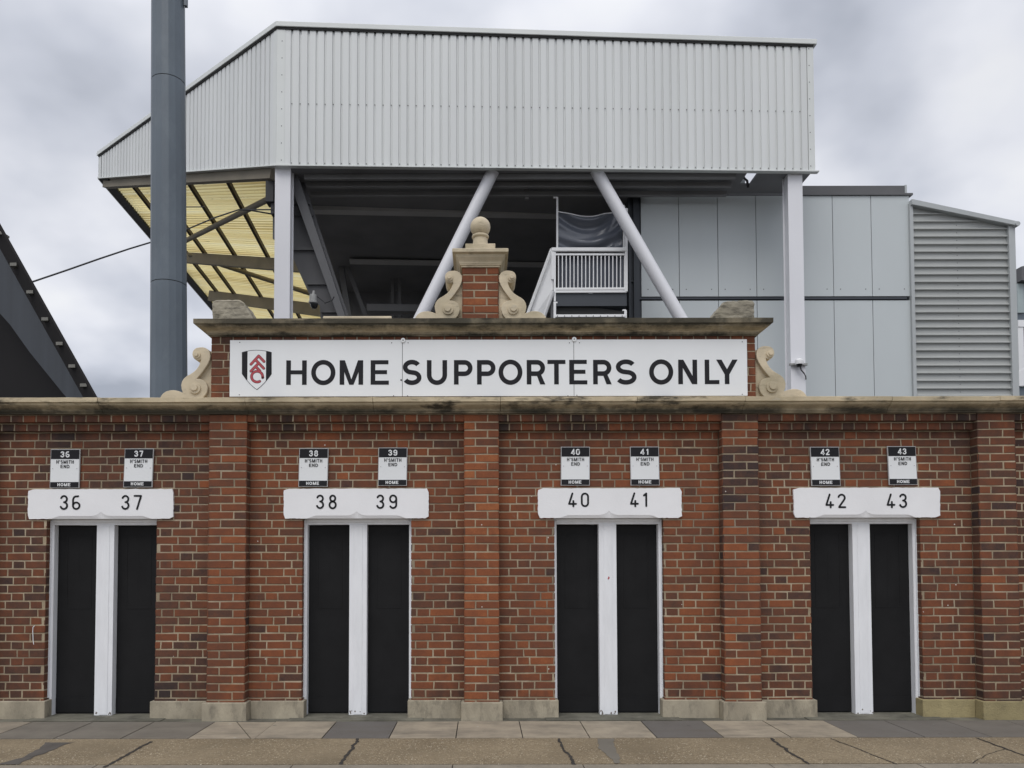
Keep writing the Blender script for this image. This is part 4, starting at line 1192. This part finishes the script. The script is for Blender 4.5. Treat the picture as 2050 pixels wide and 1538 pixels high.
mb.hexa([(c.x, YA - .1, c.z), (d.x, YA - .1, d.z), (d.x, YA + 6, d.z), (c.x, YA + 6, c.z), (a.x, YA - .1, a.z), (b.x, YA - .1, b.z), (b.x, YA + 6, b.z), (a.x, YA + 6, a.z)])
mb.build('roof_verge', M_annext, an, bevel=.008)
mb = MB(); p = at(2036, 449, YA - .1); mb.tube([(p.x, YA - .14, p.z), (p.x, YA + 5, p.z)], .055, 12); mb.build('gutter', M_annext, an, smooth=True)
mb = MB(); mb.box(X(2021, YA, 600), X(2034, YA, 600), YA - .035, YA + .3, 0, roofz(xa1) - .01); mb.box(xa0 - .07, xa0 + .01, YA - .035, YA + .1, 0, roofz(xa0) - .01); mb.build('corner_trim', M_annext, an, bevel=.004)

# ------------------------------------------------------------------ glimpse of the pavilion at the right edge
pv = thing('pavilion', 'white framed building with dark roof just showing behind the corrugated shed', 'building')
YV = 24.0
px0 = X(2030, YV, 650); px1 = px0 + 5
mb = MB(); mb.prism([(px0, Z(572, YV)), (px1, Z(590, YV)), (px1, Z(540, YV) + .9), (px0, Z(545, YV))], YV - .4, YV + 5); mb.build('roof', M_dark, pv)
mb = MB()
for i in range(24): mb.box(px0 + i * .2, px0 + i * .2 + .18, YV - .2 + (i % 2) * .03, YV + .1, Z(632, YV), Z(574, YV))
mb.build('glazed_screen', M_trans, pv)
mb = MB(); mb.box(px0, px1, YV - .15, YV + .2, Z(646, YV), Z(632.5, YV)); mb.box(px0, px1, YV - .1, YV + .2, 0, Z(778, YV)); mb.build('balcony_front', M_pole, pv)
mb = MB(); mb.box(px0, px1, YV - .2, YV + .3, Z(660, YV), Z(646.5, YV)); mb.box(px0, X(2042, YV, 700), YV - .18, YV + .3, Z(778, YV), Z(660.5, YV)); 
ar = [(X(2034, YV), Z(777, YV)), (px1, Z(777, YV)), (px1, Z(700, YV))] + [(X(2034 + 26 * math.sin(R(a)), YV), Z(748 + -26 * (1 - math.cos(R(a))), YV)) for a in (75, 55, 35, 15, 0)]
mb.prism(ar, YV - .19, YV - .16); mb.build('white_frame', M_rail, pv)
mb = MB(); mb.box(X(2042.3, YV, 700), px1, YV - .02, YV + .2, Z(777, YV), Z(660, YV)); mb.build('window', M_glass, pv)

# ------------------------------------------------------------------ stair landing and screens
sl = thing('stair_landing', 'white steel stair landing with vertical balusters under the stand roof', 'staircase')
YK = 17.35
def bar(mb, a, b, w=.05, Y=YK): mb.sweep(at(*a, Y), at(*b, Y), w, w, (0, 1, 0))
mb = MB(); bar(mb, (1104, 500.5), (1253, 500.5), .085); mb.build('handrail', M_rail, sl, bevel=.01)
mb = MB(); bar(mb, (1112, 510), (1252, 510), .04); bar(mb, (1112, 579), (1254, 578.5), .05); mb.build('infill_rail', M_rail, sl)
for i in range(18):
    px_ = 1118 + i * 7.77
    mb = MB(); bar(mb, (px_, 511.5), (px_, 577), .021); mb.build('baluster', M_rail, sl)
mb = MB(); bar(mb, (1106, 500), (1106, 560), .06); bar(mb, (1110.5, 504), (1110.5, 604), .045); mb.build('newel_post', M_rail, sl)
mb = MB(); bar(mb, (1253.5, 418), (1253.5, 584), .06); mb.build('newel_post', M_rail, sl)
mb = MB(); bar(mb, (1112, 584.5), (1254, 584), .05); mb.build('landing_edge', M_rail, sl)
mb = MB(); p, q = at(1112, 587, YK), at(1255, 612, YK); mb.box(p.x, q.x, YK + .02, YK + 1.2, q.z, p.z); mb.build('landing_beam', M_navy, sl)
mb = MB()
a, b, c, d = at(1106, 502, YK + .05), at(1106, 578, YK + .05), at(1088, 640, YK + 1.5), at(1062, 625, YK + 1.5)
tri = [at(1105.5, 505, YK), at(1105.5, 580, YK), at(1070, 680, YK + .3), at(1046, 668, YK + .3)]
nn = Vector((.03, .02, 0))
mb.hexa([tri[2], tri[1], tri[0], tri[3], tri[2] + nn, tri[1] + nn, tri[0] + nn, tri[3] + nn]); mb.build('stair_side_panel', M_rail, sl)
mb = MB(); mb.tube([at(1104, 499, YK), at(1040, 672, YK + .3)], .035, 8); mb.tube([at(1102, 510, YK - .05), at(1042, 672, YK + .25)], .018, 8); mb.tube([at(1107, 583, YK - .05), at(1070, 690, YK + .25)], .045, 8); mb.build('stair_handrail', M_rail, sl, smooth=True)
mb = MB(); p, q = at(1103, 582, YK), at(1113, 650, YK); mb.box(p.x, q.x, YK + .05, YK + .25, 0, p.z); p = at(1250, 582, YK); mb.box(p.x - .1, p.x, YK + .9, YK + 1.1, 0, p.z); mb.build('stair_post', M_dark, sl)
mb = MB(); p, q = at(1113, 606, YK), at(1255, 634, YK); mb.prism([(p.x, Z(603, YK)), (q.x, Z(622, YK)), (q.x, Z(690, YK)), (p.x, Z(690, YK))], YK + .10, YK + .14); mb.build('skirt_panel', M_gap, sl)

ws = thing('weather_screen', 'sagging clear vinyl sheet tied between two white posts above the stair landing', 'screen')
YX = YK + .18
mb = MB(); bar(mb, (1115.5, 396), (1115.5, 506), .042, YX); bar(mb, (1108, 396), (1116, 396), .03, YX); mb.build('screen_post', M_rail, ws)
mb = MB(); bar(mb, (1249, 413), (1249, 506), .045, YX); bar(mb, (1243, 412.5), (1250, 412.5), .03, YX); mb.build('screen_post', M_rail, ws)
nx_, nz_ = 40, 26
vs = []
def topedge(u): return 424 + 12.5 * math.sin(math.pi * min(1, max(0, u)) ** .9) + (-2) * u
for j in range(nz_ + 1):
    v = j / nz_
    for i in range(nx_ + 1):
        u = i / nx_
        px_ = 1117.5 + 129 * u; py_ = topedge(u) + (499 - topedge(u)) * v
        p = at(px_, py_, YX)
        sag = math.sin(math.pi * u)
        w1 = .06 * math.sin((v * 2.6 - .8 * sag) * math.pi * 1.2 + .5) * (.4 + .6 * sag) * (1 - v * .3)
        w1 += .025 * math.sin(v * 17 - 5 * sag + u * 3) + .015 * math.sin(u * 26 + v * 9) * (u ** 3) * 2
        vs.append((p.x, p.y + w1, p.z))
mb = MB(); mb.mesh(vs, [(j * (nx_ + 1) + i, j * (nx_ + 1) + i + 1, (j + 1) * (nx_ + 1) + i + 1, (j + 1) * (nx_ + 1) + i) for j in range(nz_) for i in range(nx_)])
mb.build('vinyl_sheet', M_vinyl, ws, smooth=True)
mb = MB(); mb.tube([Vector(vs[i]) + Vector((0, -.01, .005)) for i in range(nx_ + 1)], .012, 6); mb.build('hem_cord', M_rail, ws)
mb = MB(); p, q = at(1118, 512, YK), at(1250, 576, YK)
vs = []
for j in range(5):
    for i in range(61):
        u = i / 60; vs.append((p.x + (q.x - p.x) * u, YK + .10 + .025 * math.sin(u * 75), p.z + (q.z - p.z) * j / 4))
mb.mesh(vs, [(j * 61 + i, j * 61 + i + 1, (j + 1) * 61 + i + 1, (j + 1) * 61 + i) for j in range(4) for i in range(60)]); mb.build('lower_vinyl_sheet', M_vinyl, ws, smooth=True)

rl = thing('perforated_rail_frame', 'low white punched rail between two short posts just above the gable cornice', 'railing')
mb = MB(); bar(mb, (1110.5, 607), (1110.5, 645), .055, YK - .1); bar(mb, (1108, 606), (1116, 606), .03, YK - .1); mb.build('post', M_rail, rl)
mb = MB(); bar(mb, (1252, 622), (1252, 645), .055, YK - .1); bar(mb, (1246, 621.5), (1253, 621.5), .03, YK - .1); mb.build('post', M_rail, rl)
mb = MB(); bar(mb, (1111, 633), (1252, 632.5), .055, YK - .12)
for i in range(10): p = at(1116 + i * 14.4, 632.8, YK - .155); mb.disc(p.x, p.y, p.z, .012, .003, 8, 1)
mb.build('punched_rail', [M_rail, M_gap], rl)

# ------------------------------------------------------------------ cameras and cable
cc_ = thing('security_camera', 'grey dome security camera hanging under the yellow roof sheets', 'camera')
Yc = 17.0
p = at(627, 594, Yc)
mb = MB(); mb.lathe((p.x, Yc, p.z), [(.075, .04), (.085, 0), (.085, -.10), (.10, -.11), (.10, -.15), (.085, -.16)][::-1], 18); mb.build('housing', M_cam, cc_, smooth=True)
mb = MB(); mb.lathe((p.x + .02, Yc, p.z - .16), [(.002, -.12), (.05, -.105), (.08, -.06), (.088, 0)], 18); mb.build('dome', M_glass, cc_, smooth=True)
mb = MB(); mb.tube([p + Vector((.02, 0, .03)), p + Vector((.1, .05, .0)), p + Vector((.22, .05, -.09)), at(650, 607, Yc), at(664, 602, Yc), at(669, 594, Yc)], .012, 6); mb.build('camera_cable', M_cable, cc_)
mb = MB(); mb.tube([p + Vector((0, 0, .02)), p + Vector((0, .06, .14))], .03, 8); mb.build('arm', M_cam, cc_)
c2 = thing('security_camera', 'small white dome camera on a bar clamped across a white stand column', 'camera')
Yd = Y1 + .04
mb = MB(); a, b = at(1581, 728.5, Yd), at(1617, 728.5, Yd); mb.box(a.x, b.x, Yd, Yd + .05, a.z - .035, a.z + .015); mb.build('clamp_bar', M_cam, c2, bevel=.006)
p = at(1600, 727, Yd - .06)
mb = MB(); mb.lathe((p.x, p.y, p.z), [(.03, .10), (.085, .06), (.09, 0), (.085, -.03)][::-1], 18); mb.build('housing', M_rail, c2, smooth=True)
mb = MB(); mb.lathe((p.x, p.y, p.z), [(.002, -.10), (.045, -.085), (.068, -.03)], 16); mb.build('dome', M_glass, c2, smooth=True)
mb = MB(); mb.tube([at(1602, 733, Yd - .02), at(1604, 741, Yd - .03), at(1610, 748, Yd - .01), at(1613, 754, Yd), at(1613.5, 760, Yd + .02)], .014, 6); mb.build('camera_cable', M_cable, c2)

def sag(pts, Ya, Yb_):
    out = []
    for i, (a, b) in enumerate(pts):
        t = i / (len(pts) - 1); out.append(at(a, b, Ya + (Yb_ - Ya) * t))
    return out
mb = MB(); mb.tube(sag([(-60, 606), (0, 587), (62, 565.5), (130, 542.5), (200, 518), (260, 498), (303, 485), (340, 472), (380, 457), (430, 436), (478, 420), (500, 421), (546, 429)], 12.0, 16.9), .016, 6)
tag(mb.build('overhead_cable', M_cable), 'thin black cable sagging from the dark roof past the mast to the stand', 'cable')
mb = MB(); mb.tube([at(478, 420, 16.7), at(510, 420, 16.7), at(548, 420, 16.7)], .014, 6)
tag(mb.build('conduit_cable', M_cable), 'short black cable running level across the yellow roof sheets to the stand column', 'cable')
mb = MB(); mb.tube([at(372, 414.5, 18), at(410, 414.5, 18)], .012, 6)
tag(mb.build('roof_wire', M_cable), 'short dark wire coming from behind the mast under the yellow roof sheets', 'cable')

# ------------------------------------------------------------------ old stand at the left
od = thing('old_stand', 'dark slate blue gable end of an old stand roof sloping down towards the mast', 'stand')
YO = 12.2
def po(px, py, Y=YO): p = at(px, py, Y); return (p.x, p.z)
sl_ = (797 - 462) / (190 - 0)
mb = MB()
mb.prism([po(-260, 462 - 260 * sl_), po(0, 462), po(60, 563), po(120, 670), po(190, 800), po(192, 815), po(150, 815), po(128, 790), po(60, 706), po(20, 650), po(0, 628), po(-260, 330)], YO, YO + .10)
mb.build('gable_cladding', M_old, od)
mb = MB()
a, b = at(-260, 450 - 260 * sl_, YO - .18), at(196, 806, YO - .18)
back = Vector((-13, 9, 0)); up_ = Vector((0, 0, .07))
mb.hexa([a, b, b + back, a + back, a + up_, b + up_, b + back + up_, a + back + up_])
mb.build('roof_sheet', M_old2, od)
for px_, py_ in ((29, 528), (62, 583), (92, 637), (121, 686), (146, 731), (169, 769), (3, 465)):
    mb = MB(); p = at(px_, py_, YO - .12); mb.box(p.x - .05, p.x + .055, YO - .16, YO + .0, p.z - .05, p.z - .018); mb.box(p.x - .05, p.x + .055, YO - .16, YO - .14, p.z - .018, p.z + .0); mb.build('purlin_cleat', M_oldcol, od)
mb = MB(); mb.prism([po(-300, 560, YO + 3), po(-20, 600, YO + 3), po(40, 660, YO + 3), po(150, 820, YO + 3), po(150, 1100, YO + 3), po(-300, 1100, YO + 3)], YO + 3, YO + 3.2); mb.build('rear_wall', M_old2, od)
mb = MB(); p, q = at(93, 750, YO + .8), at(105, 820, YO + .8); mb.box(p.x, q.x, YO + .8, YO + .92, 0, p.z); mb.build('post', M_oldcol, od)
mb = MB(); mb.tube([at(66, 712, YO + .85), at(76, 728, YO + .85), at(84, 748, YO + .85), at(89, 775, YO + .85), at(91, 810, YO + .85)], .04, 8); mb.build('curved_bracket', M_oldcol, od, smooth=True)
mb = MB()
for y_ in (690, 730, 768): mb.sweep(at(-60, y_ - 6, YO + 2.8), at(min(118, (y_ - 628) * .77 + 5), y_ + 8, YO + 2.8), .1, .04)
mb.build('truss_rail', M_old, od)

# ------------------------------------------------------------------ ground
mb = MB(); mb.poly([(-900, -900, -.16), (900, -900, -.16), (900, 900, -.16), (-900, 900, -.16)])
struct(mb.build('ground', M_ground))
ySF = atz(965, 1444, 0).y; ySN = atz(965, 1477.5, 0).y; yAN = atz(965, 1530, 0).y
mb = MB(); mb.box(XMIN, XMAX, ySF + .004, YW + .40, -.15, -.004)
for o0, o1 in open_x: mb.box(o0 - .03, o1 + .03, YW - .02, YW + .36, -.003, .006)
for o0, o1 in open_x: mb.box(o0 - .10, o1 + .12, ySF + .03, YW - .021, -.003, .003)
struct(mb.build('ground_apron', M_apron, bevel=.004))
mb = MB(); mb.box(XMIN, XMAX, -4.5, ySF + .003, -.15, -.012, 1)
sw = 133.1 / F * ySN
x = (513 - CX) / F * ySN - 12 * sw; i = -12
while x < XMAX:
    n = i
    tone = .72 + rng.uniform(-.08, .08)
    if n in (1, 6): tone = .08
    if n in (-4, -3, -2): tone = .30
    if n == -5: tone = .5
    if n >= 9: tone = .14 if n < 11 else .2
    g = .0045; e = rng.uniform(-.002, .002)
    if n == -1:     # broken slab with a diagonal split
        mb.hexa([(x + g, ySN + g, -.05), (x + sw * .93, ySN + g, -.05), (x + sw * .35, ySF - g, -.05), (x + g, ySF - g, -.05), (x + g, ySN + g, e), (x + sw * .93, ySN + g, e), (x + sw * .35, ySF - g, e), (x + g, ySF - g, e)], 0, tone)
        mb.hexa([(x + sw * .95, ySN + g, -.05), (x + sw - g, ySN + g, -.05), (x + sw - g, ySF - g, -.05), (x + sw * .37, ySF - g, -.05), (x + sw * .95, ySN + g, e - .002), (x + sw - g, ySN + g, e - .002), (x + sw - g, ySF - g, e - .002), (x + sw * .37, ySF - g, e - .002)], 0, tone - .1)
    else:
        mb.box(x + g, x + sw - g, ySN + g, ySF - g, -.05, e, 0, tone)
    x += sw; i += 1
struct(mb.build('pavement', [M_slab, M_joint], attr=True))
# exposed-aggregate strip and its cracks
mb = MB(); mb.box(XMIN, XMAX, yAN + .012, ySN - .009, -.14, -.001)
def crack(pts, w, m=1, seed=0):
    P = [atz(a, b, 0) for a, b in pts]; fine = []
    for p, q in zip(P[:-1], P[1:]):
        n = max(4, int((q - p).length / .02))
        for s in range(n): fine.append(p + (q - p) * s / n)
    fine.append(P[-1])
    for i in range(len(fine) - 1):
        def off(k):
            f = fine[k]; return mnoise.noise(Vector((f.x * 9 + seed, f.y * 9, 3))) * .018 + mnoise.noise(Vector((f.x * 40, f.y * 40, seed))) * .008
        def wd(k):
            f = fine[k]; return w * (.75 + .6 * mnoise.noise(Vector((f.x * 25, f.y * 25, seed + 5))))
        a, b = fine[i], fine[i + 1]
        mb.poly([(a.x + off(i) - wd(i), a.y, .0022), (a.x + off(i) + wd(i), a.y, .0022), (b.x + off(i + 1) + wd(i + 1), b.y, .0022), (b.x + off(i + 1) - wd(i + 1), b.y, .0022)][::1 if a.y < b.y else -1], m)
crack([(302, 1485), (252, 1513), (210, 1537)], .016, seed=1)
crack([(717, 1479), (705, 1499), (680, 1531)], .016, seed=2)
crack([(1120, 1479), (1128, 1499), (1142, 1519), (1151, 1531)], .016, seed=3)
crack([(1543, 1478), (1577, 1504), (1620, 1530)], .016, seed=4)
crack([(1662, 1479), (1716, 1499), (1751, 1513), (1796, 1530)], .007, seed=5)
crack([(1956, 1478), (2007, 1497), (2060, 1517)], .013, seed=6)
crack([(2013, 1499), (1979, 1510), (1947, 1528)], .006, seed=7)
def patch(pts, m):
    P = [atz(a, b, 0) for a, b in pts]; out = []
    for i in range(len(P)):
        p, q = P[i], P[(i + 1) % len(P)]
        for s in range(8):
            f = p + (q - p) * s / 8; out.append((f.x + mnoise.noise(f * 14) * .022, min(ySN - .01, max(yAN + .01, f.y + mnoise.noise(f * 17 + Vector((4, 0, 0))) * .012)), .0018))
    mb.poly(out[::-1], m)
patch([(92, 1487), (148, 1487), (132, 1490), (106, 1502), (61, 1519), (27, 1535), (-20, 1535), (44, 1517), (75, 1502)], 3)
patch([(1197, 1479), (1228, 1479), (1231, 1499), (1242, 1519), (1242, 1530), (1233, 1530), (1213, 1510), (1197, 1499)], 2)
struct(mb.build('concrete_path', [M_conc, M_joint, M_patch, M_tar]))
mb = MB(); x = XMIN; 
while x < XMAX:
    w = rng.uniform(.9, 1.5); mb.box(x + .004, min(XMAX, x + w) - .004, -4.4, yAN - .006, -.13, rng.uniform(-.002, .0)); x += w
struct(mb.build('pavement', M_near))

# ------------------------------------------------------------------ sky and light
SUN_EL, SUN_AZ = R(57), R(200)   # behind the camera, a little to the left (azimuth clockwise from +Y)
w = bpy.data.worlds.new('World'); SC.world = w; w.use_nodes = True
nt = w.node_tree; bg = nt.nodes['Background']
sky = N(nt, 'ShaderNodeTexSky'); sky.sky_type = 'NISHITA'; sky.sun_disc = False
sky.sun_elevation = SUN_EL; sky.sun_rotation = SUN_AZ
tc = N(nt, 'ShaderNodeTexCoord')
sp = N(nt, 'ShaderNodeSeparateXYZ'); L(nt, tc.outputs['Generated'], sp.inputs[0])
up = math_(nt, 'MAXIMUM', sp.outputs['Z'], 0.0)
den = math_(nt, 'ADD', up, .42)
cx_ = math_(nt, 'DIVIDE', sp.outputs['X'], den); cy_ = math_(nt, 'DIVIDE', sp.outputs['Y'], den)
cb_ = N(nt, 'ShaderNodeCombineXYZ'); L(nt, cx_, cb_.inputs[0]); L(nt, cy_, cb_.inputs[1])
mp = N(nt, 'ShaderNodeMapping'); mp.inputs['Location'].default_value = (6.2, 6.8, 3.3); L(nt, cb_.outputs[0], mp.inputs['Vector'])
n1 = noise(nt, mp.outputs[0], 2.1, 4, .48); n2 = noise(nt, mp.outputs[0], 4.6, 4, .5)
cl = math_(nt, 'ADD', math_(nt, 'MULTIPLY', n1, .75), math_(nt, 'MULTIPLY', n2, .25))
col = ramp(nt, cl, [(.37, (.35, .375, .435)), (.46, (.56, .585, .655)), (.545, (.75, .765, .82)), (.67, (.94, .94, .925))])
# overcast: the cloud deck is brightest overhead and toward the hidden sun
back = math_(nt, 'MAXIMUM', math_(nt, 'MULTIPLY', sp.outputs['Y'], -1.0), 0.0)
gain = math_(nt, 'ADD', math_(nt, 'ADD', 1.0, math_(nt, 'MULTIPLY', math_(nt, 'MULTIPLY', up, up), .75)), math_(nt, 'MULTIPLY', back, .25))
low = ramp(nt, up, [(0.0, 1.24), (.28, 1.03), (.48, .88), (.75, .98)])
gain = math_(nt, 'MULTIPLY', gain, low)
vm = N(nt, 'ShaderNodeVectorMath'); vm.operation = 'SCALE'; L(nt, col, vm.inputs[0]); L(nt, gain, vm.inputs['Scale'])
sk = N(nt, 'ShaderNodeVectorMath'); sk.operation = 'SCALE'; L(nt, sky.outputs[0], sk.inputs[0]); sk.inputs['Scale'].default_value = .10
mxs = mixc(nt, .93, sk.outputs[0], vm.outputs[0])
L(nt, mxs, bg.inputs['Color']); bg.inputs['Strength'].default_value = 1.0
sd = bpy.data.lights.new('sun', 'SUN'); sd.energy = 1.3; sd.angle = R(35); sd.color = (1, .97, .93)
so = bpy.data.objects.new('sun', sd); COL.objects.link(so)
dv = Vector((math.sin(SUN_AZ) * math.cos(SUN_EL), math.cos(SUN_AZ) * math.cos(SUN_EL), math.sin(SUN_EL)))
so.rotation_euler = dv.to_track_quat('Z', 'Y').to_euler(); so.location = dv * 30

SC.view_settings.view_transform = 'Standard'; SC.view_settings.look = 'None'
SC.view_settings.exposure = .04; SC.view_settings.gamma = 1
SC.render.film_transparent = False
SC.cycles.max_bounces = 8; SC.cycles.use_denoising = True
